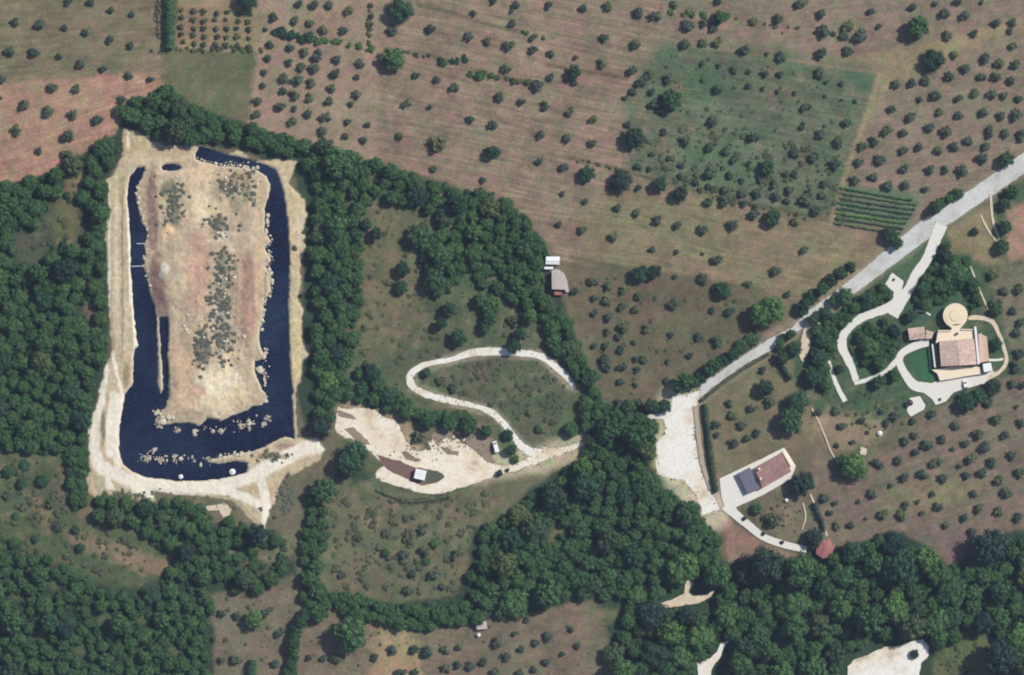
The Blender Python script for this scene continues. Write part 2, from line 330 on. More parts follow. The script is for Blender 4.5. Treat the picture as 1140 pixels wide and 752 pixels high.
fld('dry_grass', [(80,560),(98,556),(130,565),(160,590),(240,600),(300,600),(300,640),(250,625),(200,612),(150,604),(100,585)], (96,98,70), 8, None, 0)
fld('dry_grass', [(265,610),(300,600),(330,590),(325,620),(310,632)], (118,112,84), 6, None, 0)
# east side
fld('garden_ground', [(980,300),(1012,280),(1035,262),(1075,240),(1150,195),(1240,150),(1240,450),(1110,425),(1050,452),(980,470),(940,470),(905,455),(880,430),(880,385),(905,362),(945,335)], (78,98,70), 4, None, 0)
fld('tan_grass', [(1052,255),(1105,225),(1112,270),(1120,300),(1085,290),(1060,280)], (138,126,96), 5, None, 0)
fld('pink_field', [(1120,235),(1140,225),(1220,190),(1220,290),(1125,290),(1120,260)], (160,132,110), 4, None, 0)
fld('orchard_floor', [(1100,300),(1220,280),(1220,450),(1128,400),(1115,360)], (118,112,92), 6, None, 0)
fld('lawn', [(1018,302),(1040,290),(1078,282),(1088,310),(1096,342),(1078,350),(1052,338),(1045,358),(1012,362),(1006,340)], (70,98,74), 4, None, 0)
fld('lawn', [(945,372),(965,358),(988,358),(1000,380),(998,400),(975,412),(950,408)], (72,102,72), 4, None, 0)
fld('lawn', [(1012,395),(1030,386),(1040,400),(1046,424),(1020,424)], (66,104,74), 2, None, 0)
fld('lawn', [(1094,358),(1106,362),(1118,395),(1110,400),(1100,380)], (72,96,72), 2, None, 0)
fld('lawn', [(905,362),(945,337),(985,312),(1004,300),(1030,272),(1020,300),(1000,330),(985,340),(945,352),(930,372),(925,400),(905,420)], (76,98,70), 4, None, 0)
fld('tan_grass', [(905,462),(930,455),(985,468),(985,490),(930,500),(905,480)], (150,134,108), 8, None, 0)
fld('orchard_floor', [(782,450),(812,424),(855,395),(882,385),(885,430),(905,455),(905,490),(890,500),(870,500),(800,532),(795,530)], (122,113,88), 3, None, 0)
fld('orchard_floor', [(902,560),(905,500),(940,520),(960,515),(1010,482),(1050,452),(1110,422),(1240,400),(1240,600),(1130,590),(1090,602),(1055,628),(1030,606),(995,590),(925,612)], (124,109,95), 3, -0.35, 0.35)
fld('tan_grass', [(985,545),(1060,530),(1100,540),(1060,565),(1000,570)], (132,122,94), 14, None, 0)
fld('mauve_soil', [(1035,585),(1085,580),(1086,612),(1060,627),(1040,615)], (128,110,102), 10, None, 0)
fld('paddock', [(806,572),(825,590),(870,614),(895,618),(810,626)], (148,120,105), 2, None, 0)
fld('garden_ground', [(822,566),(885,535),(905,545),(922,600),(900,608),(875,600),(850,592)], (124,112,94), 3, None, 0)
fld('dry_grass', [(735,493),(728,500),(722,515),(735,530),(745,535),(765,540),(745,525)], (170,155,110), 4, None, 0)
# clearings in the lower woods
fld('tan_grass', [(1060,712),(1085,700),(1105,708),(1105,850),(1035,850),(1040,735)], (96,105,70), 6, None, 0)
fld('tan_grass', [(655,672),(690,680),(680,695),(662,690)], (112,108,80), 6, None, 0)
fld('bare_soil', [(600,600),(622,585),(632,570),(640,575),(625,600),(605,622)], (104,102,72), 6, None, 0)

F.sort(key=lambda f: f[0] != 'woodland_floor')
LINES = [  # grassy banks and worn lines: points, half width, colour, strength
 ([(465,6),(500,14),(545,28),(585,38)], 2.0, (96,90,66), .8),
 ([(455,58),(490,66),(520,76),(560,87),(600,94),(640,90)], 2.2, (88,90,66), .6),
 ([(610,73),(680,84),(697,88)], 2.0, (100,90,68), .8),
 ([(632,176),(660,182),(703,192),(730,201),(771,212),(830,227),(873,235),(905,243),(1000,262)], 1.8, (86,88,62), .75),
 ([(636,287),(680,296),(760,308),(850,323)], 1.8, (92,92,70), .7),
 ([(979,84),(965,130),(948,175),(935,215),(926,247)], 3.0, (152,140,106), .7),
 ([(1140,20),(1100,35),(1060,47),(1025,50)], 3.0, (156,138,106), .6),
 ([(700,30),(760,48),(900,70),(985,82)], 2.0, (150,132,110), .5),
 ([(430,185),(400,168),(380,165)], 3.0, (156,136,116), .6),
 ([(200,52),(246,56),(290,57)], 1.6, (165,150,120), .6),
 ([(299,20),(290,60),(282,132)], 2.0, (165,142,118), .5),
 ([(0,92),(90,85),(182,80)], 2.5, (140,122,98), .6),
 ([(0,500),(40,520),(75,560),(110,600)], 2.0, (110,104,80), .5),
 ([(20,590),(60,620),(110,640)], 1.5, (110,104,80), .4),
 ([(250,612),(305,624)], 1.5, (150,135,112), .6),
 ([(95,560),(110,570),(150,580)], 3, (118,106,82), .5),
 ([(110,606),(150,630),(185,640)], 2, (150,124,98), .5),
 ([(372,680),(395,685),(420,686)], 1.2, (160,148,122), .7),
]
BLOBS = [  # patches of other soil, gravel and weeds inside the basin: cx, cy, rx, ry, colour, strength
 (170,235,7,52,(150,120,108),.85),(174,318,9,36,(142,112,104),.9),(180,348,8,25,(134,106,100),.7),(276,335,9,66,(156,122,108),.8),(288,300,4,70,(196,166,134),.6),(262,330,4,50,(164,132,116),.5),
 (226,222,13,40,(224,206,172),.95),(244,232,16,9,(214,194,158),.8),(215,200,12,14,(204,180,148),.7),(222,300,14,50,(198,158,136),.75),(228,350,8,30,(206,180,148),.5),(242,434,30,30,(238,222,190),.95),(205,400,18,36,(202,172,138),.6),
 (190,256,7,6,(230,198,154),.95),(184,262,4,7,(226,192,150),.9),(196,262,4,5,(228,196,154),.8),(184,300,4.5,9,(206,202,184),.95),(180,306,3,5,(196,190,172),.8),(205,316,4,14,(208,196,160),.8),(198,308,4,5,(200,196,170),.8),
 (188,214,10,14,(120,120,96),.85),(194,238,8,16,(112,116,98),.85),(183,222,5,8,(190,186,140),.5),(252,210,12,8,(120,120,92),.85),(270,200,12,8,(150,128,104),.8),(274,215,6,14,(132,132,104),.7),(262,228,8,10,(134,132,108),.7),
 (243,250,10,10,(128,122,98),.8),(250,262,10,5,(206,196,176),.7),(238,268,14,2.5,(212,196,160),.7),(252,280,14,2.5,(208,190,160),.7),(250,296,9,12,(136,132,112),.8),(246,318,9,8,(150,144,124),.8),(250,340,10,16,(134,134,112),.75),(240,350,7,10,(196,188,168),.5),(252,372,8,14,(168,164,150),.7),(250,388,10,8,(150,146,126),.7),(226,376,9,12,(150,146,118),.7),(226,392,10,14,(118,116,96),.85),(258,395,12,3,(208,184,144),.8),
 (262,440,14,14,(226,204,164),.8),(250,408,8,12,(232,212,172),.85),(220,436,12,8,(192,146,120),.6),(200,440,10,12,(210,182,146),.6),(230,450,26,10,(206,184,146),.5),
 (150,163,16,10,(186,168,124),.7),(190,170,26,7,(188,160,132),.7),(142.5,158,1.8,12,(230,222,204),.9),(127,200,6,10,(196,188,152),.8),(135,210,5,20,(164,156,118),.7),
 (130,300,3.2,110,(216,196,168),.8),(136.5,300,1.6,110,(150,138,110),.8),(121.5,290,1.5,100,(232,226,204),.9),(144.4,270,1.3,80,(224,220,208),.9),(149.5,350,1.4,44,(226,220,210),.9),(141,350,2.5,60,(200,192,164),.8),(126,300,1.2,100,(190,178,150),.6),
 (328,260,6,60,(206,184,144),.8),(328,390,6,50,(212,194,146),.9),(338,300,3,10,(206,208,186),.7),(334,255,3,30,(200,196,168),.6),
 (305,508,20,5,(146,134,104),.9),(270,518,20,5,(190,180,150),.5),(318,498,14,4,(158,130,112),.8),(140,552,30,5,(176,166,128),.8),(112,540,8,10,(186,176,146),.7),
 (318,548,7,18,(136,132,106),.8),(300,560,9,18,(204,180,148),.7),(263,168,10,5,(200,190,140),.8),
]
LATE = [(176.2,396,2.3,44,(132,120,110),.85),(115,475,3.0,20,(122,122,98),.9),(140,418,4,15,(146,132,96),.85),(113,535,5,6,(190,178,146),.7),(126,548,14,3,(170,160,122),.7),(305,509,18,4,(146,134,104),.8)]
CHALK = [([(110,444),(103,470),(102,500),(112,520),(128,528),(152,538),(200,545),(240,543),(282,530),(312,513),(338,500),(356,497)], 8.0),
         ([(126,440),(123,470),(122,505)], 4.5),([(132,440),(130,470),(128,505),(132,520)], 3.5),([(117,410),(112,440),(106,460)], 5),([(125,392),(130,415),(136,440),(133,470)], 2.0),
         ([(142,212),(143,240),(145,300),(149,360),(152,385)], 1.6),([(290,530),(296,560),(296,584)], 5),([(300,568),(270,552),(240,545)], 5),([(120,535),(125,550)], 4),([(150,545),(168,552)], 4)]
GREY_DUST = [  # dust beside the roads
 ([(1145,179),(1100,210),(1050,243),(1000,280),(950,318),(900,353),(850,388),(790,430),(770,450)], 11, (168,160,138), .45),
 ([(755,450),(752,500),(762,530),(790,568)], 23, (214,202,174), .7),
 ([(395,470),(430,490),(480,525),(530,523),(600,512),(648,496)], 15, (206,190,162), .7),
 ([(400,465),(440,490)], 26, (190,168,138), .5),
 ([(505,490),(520,488)], 26, (150,130,108), .55),
 ([(638,431),(602,396),(546,391),(500,401),(460,415),(462,432),(505,448),(550,460),(585,500)], 6, (172,162,138), .6),
]

def blend(c, col, a):
    a = a[..., None]; return c * (1 - a) + np.asarray(col) * a

def ground_eval(x, y):
    """albedo, height and field index on map points"""
    wx = x + 2.2 * fbm(x, y, 14, 3) + 0.8 * fbm(x, y, 4, 5); wy = y + 2.2 * fbm(x, y, 14, 8) + 0.8 * fbm(x, y, 4, 9)
    n_l = fbm(x, y, 60, 21); n_m = fbm(x, y, 18, 22, 4); n_s = fbm(x, y, 5, 23, 3); n_h = fbm(x, y, 30, 24, 3); n_h2 = fbm(x, y, 9, 25, 3)
    c = np.empty(x.shape + (3,)); c[:] = lin((112, 106, 84)); idx = np.zeros(x.shape, int)
    streak = np.zeros(x.shape)
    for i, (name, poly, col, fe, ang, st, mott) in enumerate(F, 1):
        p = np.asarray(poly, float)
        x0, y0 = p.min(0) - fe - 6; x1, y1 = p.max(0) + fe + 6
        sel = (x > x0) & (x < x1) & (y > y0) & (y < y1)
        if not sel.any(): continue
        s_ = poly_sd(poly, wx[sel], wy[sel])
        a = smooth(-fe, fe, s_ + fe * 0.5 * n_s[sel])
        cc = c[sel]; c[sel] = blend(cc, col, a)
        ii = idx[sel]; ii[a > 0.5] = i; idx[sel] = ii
        if name in ('meadow', 'dry_meadow', 'loop_meadow', 'scrubland', 'garden_ground', 'dry_grass', 'green_field'):
            g = smooth(0.02, 0.5, fbm(x[sel], y[sel], 15, 160 + i, 4)) * a * .6
            c[sel] = blend(c[sel], lin((78, 96, 70)), g)
            g = smooth(0.1, 0.55, fbm(x[sel], y[sel], 11, 260 + i, 4)) * a * .5
            c[sel] = blend(c[sel], lin((140, 120, 100)), g)
        if ang is not None:
            u = (-x[sel] * math.sin(ang) + y[sel] * math.cos(ang)); t = (x[sel] * math.cos(ang) + y[sel] * math.sin(ang))
            stv = fbm(t / 16.0 + 3.1 * i, u / 2.4, 1.0, 40 + i, 2) * 0.7 + fbm(t / 40.0, u / 7.0, 1.0, 70 + i, 2) * 0.5
            ss = streak[sel]; streak[sel] = ss * (1 - a) + a * st * stv
        else:
            ss = streak[sel]; streak[sel] = ss * (1 - a)
    for pts, w, col, k in LINES:
        d = line_d(pts, wx * .5 + x * .5, wy * .5 + y * .5); c = blend(c, lin(col), k * (1 - smooth(w * .5, w * 1.6, d)))
    for pts, w, col, k in GREY_DUST:
        d = line_d(pts, wx, wy); c = blend(c, lin(col), k * (1 - smooth(w * .6, w * 1.4, d + 3 * n_s)))
    # mottling: lighter and darker ground, greener and pinker ground
    m = 1 + 0.14 * n_l + 0.22 * n_m + 0.20 * n_s + 0.34 * streak
    c = c * m[..., None]
    hue = 0.11 * n_h + 0.13 * n_h2
    c = c * np.stack([1 + hue, 1 - hue * 0.45, 1 + hue * 0.4], -1)
    # basin
    s_sand = poly_sd(SAND, wx, wy); near = s_sand > -8
    h = np.zeros(x.shape)
    if near.any():
        X, Y = x[near], y[near]; WX, WY = wx[near] * .5 + X * .5, wy[near] * .5 + Y * .5
        a = smooth(-1.2, 1.2, s_sand[near] + 2.0 * n_s[near])
        b = np.empty(X.shape + (3,)); b[:] = lin((198, 180, 148))
        b = blend(b, lin((192, 172, 144)), smooth(-2, 2, poly_sd(MOUND, WX, WY)))
        for cx, cy, rx, ry, col, k in BLOBS:
            q = np.sqrt(((WX - cx) / rx) ** 2 + ((WY - cy) / ry) ** 2)
            b = blend(b, lin(col), k * (1 - smooth(0.62, 1.18, q + 0.30 * n_s[near] + .12 * n_h2[near])))
        fine = fbm(X, Y, 3.2, 91, 3); grit = fbm(X, Y, 1.9, 95, 2)
        b = b * (1 + 0.18 * n_m[near] + 0.22 * fine + 0.18 * grit)[..., None]; hq = 0.05 * n_h2[near] + .03 * fine; b = b * np.stack([1 + hq, 1 - .2 * hq, 1 - hq], -1)  # soil mottling; fine contrast raised to paint in sun shading on rough ground
        for pts, w in CHALK:
            b = blend(b, lin((240, 232, 214)) * (1 + .07 * fine + .05 * grit)[..., None], 0.92 * (1 - smooth(w * .7, w * 1.25, line_d(pts, WX, WY) + 1.5 * n_s[near])))
        for cx, cy, rx, ry, col, k in LATE:
            q = np.sqrt(((WX - cx) / rx) ** 2 + ((WY - cy) / ry) ** 2)
            b = blend(b, lin(col), k * (1 - smooth(0.6, 1.2, q + 0.3 * n_s[near])))
        # vertical tyre streaks down the heap
        tr = fbm(X / 3.0, Y / 40.0, 1.0, 97, 2); b = b * (1 + 0.10 * tr)[..., None]
        sdw = np.maximum(poly_sd(WATER, X + 1.0 * n_s[near] + .9 * fine, Y + 1.1 * fine), poly_sd(POOL, X, Y))
        rim = (1 - smooth(0.5, 2.2, np.abs(sdw + 1.2)))
        b = blend(b, lin((214, 204, 182)), 0.45 * rim)
        cn = c[near]; c[near] = cn * (1 - a[..., None]) + b * a[..., None]
        ii = idx[near]; ii[a > 0.5] = 900
        s_m = poly_sd(MOUND, WX, WY)
        ii[(s_m > -1.5) & (a > 0.5)] = 901
        hm = 1.9 * smooth(0, 22, s_m) + 0.9 * smooth(0, 10, s_m) * fbm(X, Y, 22, 55, 3) + 0.16 * smooth(0, 4, s_m) * fine
        lift = smooth(0, 4, s_sand[near]) * smooth(0.0, 4, -sdw)
        hb = lift * (0.25 + 0.2 * n_m[near] + 0.12 * fine)
        hh = np.where(s_m > 0, hm, hb)
        hh = hh - 0.75 * (1 - smooth(0.0, 2.2, -sdw))                       # down to the waterline
        hh = np.where(sdw > 0, -0.75 - 0.5 * np.minimum(sdw, 5), hh)
        ii[sdw > 1.5] = 902; idx[near] = ii
        hh = hh * smooth(-2, 2, s_sand[near])
        h[near] = hh
    return np.clip(c / K, 0.004, 0.8), h, idx

NAMES = {0: 'ground', 900: 'sand_bank', 901: 'soil_mound', 902: 'pond_bed'}
for i, f in enumerate(F, 1): NAMES[i] = f[0]

def build_grid(x0, x1, y0, y1, step, hole=None):
    xs = np.arange(x0, x1 + step * .5, step); ys = np.arange(y0, y1 + step * .5, step)
    X, Y = np.meshgrid(xs, ys); nx = len(xs)
    c, h, _ = ground_eval(X.ravel(), Y.ravel())
    cx, cy = np.meshgrid(xs[:-1] + step / 2, ys[:-1] + step / 2)
    _, _, ci = ground_eval(cx.ravel(), cy.ravel())
    keep = np.ones(cx.size, bool)
    if hole is not None:
        a, b, d, e = hole; keep = ~((cx.ravel() > a) & (cx.ravel() < b) & (cy.ravel() > d) & (cy.ravel() < e))
    r, q = np.divmod(np.arange(cx.size), nx - 1); i0 = r * nx + q
    quads = np.stack([i0 + nx, i0 + nx + 1, i0 + 1, i0], -1)
    wx, wy = W(X.ravel(), Y.ravel()); V = np.stack([wx, wy, h], -1)
    for k in np.unique(ci):
        sel = keep & (ci == k)
        if not sel.any(): continue
        fq = quads[sel]; used, inv = np.unique(fq, return_inverse=True)
        me = mesh_np(NAMES[k], V[used], inv.reshape(-1, 4), M['ground'], True)
        at = me.color_attributes.new('Col', 'FLOAT_COLOR', 'POINT')
        at.data.foreach_set('color', np.concatenate([c[used], np.full((len(used), 1), .35 if k >= 900 else 1.0)], 1).astype(np.float32).ravel())
        ang = F[k - 1][4] if 0 < k < 900 else None; amp = F[k - 1][5] if 0 < k < 900 else 0.0
        ra = me.attributes.new('Row', 'FLOAT_VECTOR', 'POINT'); vv = V[used]; an = ang or 0.0
        rv_ = np.stack([vv[:, 0] * math.cos(an) - vv[:, 1] * math.sin(an), vv[:, 0] * math.sin(an) + vv[:, 1] * math.cos(an), np.full(len(vv), amp if ang is not None else 0.0)], -1)
        ra.data.foreach_set('vector', rv_.astype(np.float32).ravel())
        struct(link(NAMES[k], me))
HOLE = (90, 370, 136, 600)
build_grid(-60, 1200, -60, 812, 2.0, HOLE)
build_grid(HOLE[0], HOLE[1], HOLE[2], HOLE[3], 1.0)

# the land beyond the survey, out to the horizon
def mat_far():
    m, nt, b = new_mat('far_fields'); p = worldpos(nt)
    n = noise_node(nt, 0.012, 6, 0.6, p)
    r = ramp(nt, n.outputs[0], [(0.38, tuple(alb(66, 80, 58))), (0.48, tuple(alb(104, 102, 80))), (0.58, tuple(alb(140, 121, 104))), (0.7, tuple(alb(118, 112, 88)))])
    nt.links.new(r.outputs[0], b.inputs['Base Color']); b.inputs['Roughness'].default_value = 0.95; return m
fx0, fy0 = W(-60, 812); fx1, fy1 = W(1200, -60); B = 6000
rv = [(-B, -B, 0), (B, -B, 0), (B, B, 0), (-B, B, 0), (fx0, fy0, 0), (fx1, fy0, 0), (fx1, fy1, 0), (fx0, fy1, 0)]
me = mesh_np('ground', rv, [(0, 1, 5, 4), (1, 2, 6, 5), (2, 3, 7, 6), (3, 0, 4, 7)], mat_far()); struct(link('ground', me))

def ground_h(px, py):
    _, h, _ = ground_eval(np.atleast_1d(np.float64(px)), np.atleast_1d(np.float64(py))); return h

# ------------------------------------------------------------------ water, roads, tracks, paths
def resample(pts, step, closed):
    P = [np.asarray(p, float) for p in pts]; out = []
    n = len(P) if closed else len(P) - 1
    for i in range(n):
        a, b = P[i], P[(i + 1) % len(P)]; k = max(1, int(round(np.linalg.norm(b - a) / step)))
        for j in range(k): out.append(a + (b - a) * j / k)
    if not closed: out.append(P[-1])
    return np.array(out)
def catmull(pts, n=6):
    P = [np.asarray(p, float) for p in pts]; P = [2 * P[0] - P[1]] + P + [2 * P[-1] - P[-2]]; out = []
    for i in range(1, len(P) - 2):
        for j in range(n):
            t = j / n; a, b, c, d = P[i - 1], P[i], P[i + 1], P[i + 2]
            out.append(.5 * ((2 * b) + (-a + c) * t + (2 * a - 5 * b + 4 * c - d) * t * t + (-a + 3 * b - 3 * c + d) * t ** 3))
    out.append(P[-2]); return np.array(out)
ZL = [0.03]; CLEAR = []; EDGES = []
def blocked(x, y, m):
    X_, Y_ = np.array([float(x)]), np.array([float(y)])
    for kind_, p_, w_, (a_, b_, c_, d_) in CLEAR:
        if not (a_ - 25 < x < c_ + 25 and b_ - 25 < y < d_ + 25): continue
        if kind_ == 's' and poly_sd(p_, X_, Y_)[0] > -m: return True
        if kind_ == 'r' and line_d(p_, X_, Y_)[0] < w_ / 2 + m: return True
    return False
def sheet(name, poly, mat, rag=0.9, z=None, kind='structure', step=1.2):
    if name not in ('bare_patch', 'earth_heap', 'grass_bank'): CLEAR.append(('s', poly, 0, (*np.min(poly, 0), *np.max(poly, 0))))
    p = resample(poly, step, True)
    p = p + rag * np.stack([fbm(p[:, 0], p[:, 1], 6, 301, 4), fbm(p[:, 0], p[:, 1], 6, 402, 4)], -1) + min(rag, 1) * .35 * np.stack([fbm(p[:, 0], p[:, 1], 1.7, 303, 1), fbm(p[:, 0], p[:, 1], 1.7, 404, 1)], -1)
    if mat in (M['chalk'], M['yard'], M['sandy']) and name != 'earth_heap': EDGES.append(p)
    if z is None: z = ZL[0]; ZL[0] += 0.012
    bm = bmesh.new()
    vs = [bm.verts.new((*W(*q), z)) for q in p]
    es = [bm.edges.new((vs[i], vs[(i + 1) % len(vs)])) for i in range(len(vs))]
    bmesh.ops.triangle_fill(bm, use_beauty=True, use_dissolve=False, edges=es, normal=(0, 0, 1))
    for f in bm.faces:
        if f.normal.z < 0: f.normal_flip()
    me = bpy.data.meshes.new(name); bm.to_mesh(me); bm.free(); me.materials.append(mat)
    o = link(name, me)
    return struct(o, kind) if kind else o
def ribbon(name, pts, width, mat, rag=0.5, z=None):
    """width in map units: one number or one per point"""
    CLEAR.append(('r', pts, float(np.mean(width)), (*np.min(pts, 0), *np.max(pts, 0))))
    P = catmull(pts, 8)
    w = np.interp(np.linspace(0, len(pts) - 1, len(P)), range(len(pts)), width) if hasattr(width, '__len__') else np.full(len(P), float(width))
    T = np.gradient(P, axis=0); T /= np.linalg.norm(T, axis=1)[:, None] + 1e-9; N = np.stack([-T[:, 1], T[:, 0]], -1)
    if z is None: z = ZL[0]; ZL[0] += 0.012
    L = P + N * (w / 2 + rag * fbm(P[:, 0], P[:, 1], 5, 501, 3))[:, None]; R = P - N * (w / 2 + rag * fbm(P[:, 0] + 50, P[:, 1], 5, 502, 3))[:, None]
    if name in ('track', 'driveway'): EDGES.append(L); EDGES.append(R)
    n = len(P); V = [(*W(*q), z) for q in L] + [(*W(*q), z) for q in R]
    me = mesh_np(name, V, [(i, i + 1, n + i + 1, n + i) for i in range(n - 1)], mat)
    o = link(name, me); return struct(o)

def water_sheet(poly, grow):
    p = np.asarray(poly, float); c = p.mean(0)
    # a level sheet a little wider than the shoreline: the banks rise through it
    q = resample(poly, 4, True); T = np.roll(q, -1, 0) - np.roll(q, 1, 0); T /= np.linalg.norm(T, axis=1)[:, None] + 1e-9
    return q
x0, y0 = W(128, 540); x1, y1 = W(331, 158)
bm = bmesh.new()
NXW, NYW = 40, 76
WL = -0.62
vsg = [[bm.verts.new((x0 + (x1 - x0) * i / NXW, y0 + (y1 - y0) * j / NYW, WL)) for i in range(NXW + 1)] for j in range(NYW + 1)]
cells = [(i, j) for i in range(NXW) for j in range(NYW)]
cxs = np.array([128 + 203 * (i + .5) / NXW for i, j in cells]); cys = np.array([540 - 382 * (j + .5) / NYW for i, j in cells])
dw = np.maximum(poly_sd(WATER, cxs, cys), poly_sd(POOL, cxs, cys))
for (i, j), d in zip(cells, dw):
    if d > -6: bm.faces.new((vsg[j][i], vsg[j][i + 1], vsg[j + 1][i + 1], vsg[j + 1][i]))
for v in [v for v in bm.verts if not v.link_faces]: bm.verts.remove(v)
me = bpy.data.meshes.new('water'); bm.to_mesh(me); bm.free(); me.materials.append(M['water']); struct(link('water', me))

sheet('road', [(1160,156),(1113,189),(1077,214),(1036,239),(1006,262),(985,279),(966,296),(930,325),(900,346),(883,364),(851,381),(834,392),(798,417),(783,426),(776,438),(770,452),(777,448),(809,420),(856,392),(900,360.5),(942,334),(974,310),(1032,267),(1062,246),(1104,218),(1160,180)], M['road'], 1.1)
sheet('gravel_yard', [(779,434),(765,440),(749,442),(744,455),(735,461),(716,462),(716,465),(738,467),(741,474),(740,482),(730,495),(729,515),(731,527),(745,533),(762,535),(775,550),(781,573),(790,572),(801,566),(792,550),(779,520),(773,486),(772,461),(777,447)], M['chalk'], 1.6)
ribbon('track', [(640,433),(632,421),(621,410.6),(602,397),(576,393),(546,391.5),(525,393),(504,400),(474,406),(458,416),(457,426),(464,434),(480,441),(504,447),(531,453),(548,460),(560,471),(571,485),(579,495),(588,502),(598,504),(609,501)], [4,6,7,7,7,9,9,5,6,8,9,8,7,7,5,7,7,7,8,9,10,8], M['chalk'], 0.9)
sheet('gravel_yard', [(376,453),(388,456),(401,454),(416,457),(430,466),(441,469),(453,492),(461,503),(480,501),(476,492),(485,486),(500,484),(515,492),(529,503),(546,516),(561,520),(574,518),(588,509),(606,499),(625,499),(648,491),(651,495),(621,508),(589,519),(572,525),(536,535),(514,543),(493,550),(472,550),(453,544),(440,540),(418,533),(420,524),(428,518),(410,502),(398,490),(385,488),(372,478)], M['yard'], 2.2)
M['dull'] = mat_yard('trodden_dirt', alb(150, 132, 114), alb(132, 118, 102), alb(112, 104, 84))
sheet('bare_patch', [(512,481),(524,479),(537,483),(547,489),(546,503),(552,516),(543,515),(532,506),(520,494)], M['dull'], 2.0)
sheet('bare_patch', [(478,486),(490,478),(505,478),(514,485),(505,490),(494,489),(486,495)], M['dull'], 1.6)
sheet('bare_patch', [(376,456),(392,462),(398,468),(386,466),(377,464)], M['dull'], 1.2)
sheet('bare_patch', [(446,503),(455,504),(462,510),(470,512),(464,516),(452,511)], M['dull'], 2.0)
sheet('bare_patch', [(383,478),(394,476),(403,484),(412,494),(404,496),(392,487)], M['dull'], 1.8)
sheet('bare_patch', [(489,497),(500,500),(512,504),(510,508),(498,505)], M['dull'], 1.6)
sheet('soil_bank', [(420,506),(432,510),(447,514),(460,520),(480,523),(492,527),(495,531),(488,537),(472,541),(460,537),(446,530),(432,524),(424,516)], M['soilbrown'], 1.0)
sheet('grass_bank', [(472,523),(482,524),(492,528),(494,531),(486,536),(474,539)], mat_simple('dull_grass', alb(84, 92, 70), 0.2, 0.6, 0.95, 0.5), 0.8)
# villa drives and garden paths
ribbon('driveway', [(1048,250),(1041,268),(1031,290),(1020,306),(1012,322),(1003,336),(994,352)], [14,12,11,11,11,12,12], M['pave'], 0.7)
sheet('gate_apron', [(985,317),(993,304),(1006,313),(1004,322),(1010,328),(1000,340),(994,332),(995,325)], M['pave'], 0.5)
ribbon('driveway', [(1001,334),(990,342),(978,347),(962,353),(947,363),(938,376),(938,388),(944,400),(949,411),(953,424)], [12,10,9,9,9,10,10,9,8,7], M['pave'], 0.9)
ribbon('garden_path', [(923,402),(926,414),(933,432),(941,447)], [3.5,4,5,5.5], M['pave'], 0.5)
ribbon('garden_path', [(951,427),(972,421),(988,412),(1003,397)], [4,5,5,7], M['pave'], 0.6)
ribbon('driveway', [(1034,381),(1020,385),(1006,392),(1001,402),(1008,417),(1018,429),(1036,433)], [9,9,8,8,9,11,12], M['pave'], 0.6)
sheet('forecourt', [(1016,425),(1030,429),(1045,424),(1092,417),(1107,413),(1104,420),(1096,427),(1078,432),(1062,437),(1053,447),(1042,451),(1037,444),(1026,436)], M['pave'], 0.6)
ribbon('garden_path', [(1100,421),(1113,414),(1120,404),(1119,392),(1112,372),(1104,358),(1090,354),(1078,354)], [5,4,4.5,4,4,5,5,5], M['sandy'], 0.4)
ribbon('garden_path', [(1100,401),(1110,401),(1117,400)], 2.5, M['pave'], 0.2)
ribbon('garden_path', [(1019,346),(1028,347),(1036,351)], 2.0, M['pave'], 0.2)
ribbon('garden_path', [(1080,296),(1086,311),(1092,326),(1100,345)], 1.8, M['sandy'], 0.3)
ribbon('garden_path', [(1103,216),(1104,235),(1107,252),(1114,270)], 2.6, M['sandy'], 0.3)
ribbon('garden_path', [(1092,240),(1100,256),(1110,270)], 2.0, M['sandy'], 0.3)
sheet('patio', [(1009,449),(1014,443),(1024,441),(1030,451),(1029,456),(1014,464),(1010,459)], M['pave'], 0.4)
# brown-roofed house
sheet('patio', [(801,533),(830,519.5),(873,498.5),(886,519),(881,533),(850,551),(817,566),(808,569),(803,553)], M['pave'], 0.3)
ribbon('driveway', [(808,562),(818,572),(832,584),(850,598),(875,607),(898,612)], [14,10,9,8,8,7], M['pave'], 0.3)
ribbon('garden_path', [(902,550),(912,574),(921,597)], 2.0, M['sandy'], 0.2)
ribbon('garden_path', [(904,455),(914,475),(924,500),(929,510)], 1.6, M['sandy'], 0.3)
ribbon('garden_path', [(894,560),(897,575),(893,590)], 1.5, M['sandy'], 0.3)
ribbon('gravel_verge', [(774,452),(777,480),(782,515),(791,545)], 5, mat_simple('verge_gravel', alb(176, 162, 140), .2, .6), 0.8)
# pale clearings in the lower woods
sheet('gravel_clearing', [(944,743),(950,735),(968,728),(985,721),(1000,719),(1013,715),(1028,712),(1034,720),(1034,730),(1026,738),(1023,752),(1020,790),(944,790)], M['chalk'], 1.2)
sheet('gravel_clearing', [(735,672),(748,668),(762,661),(764,645),(769,642),(772,650),(766,660),(772,664),(785,662),(795,658),(792,664),(778,672),(764,674),(740,677)], M['sandy'], 1.0)
sheet('gravel_clearing', [(776,738),(790,733),(798,726),(802,716),(812,712),(806,722),(802,732),(792,744),(790,760),(778,760)], M['chalk'], 1.0)
ribbon('track', [(766,722),(770,732),(780,742)], 4, M['chalk'], 0.8)
sheet('earth_heap', [(897,360),(906,362),(905,372),(902,386),(897,400),(892,401),(888,391),(892,376)], M['sandy'], 1.4)
sheet('bare_patch', [(958,498),(965,500),(964,507),(958,506)], M['sandy'], 1.0)
sheet('bare_patch', [(228,565),(250,560),(258,566),(256,574),(248,576),(244,569),(230,570)], M['sandy'], 1.2, z=0.03)

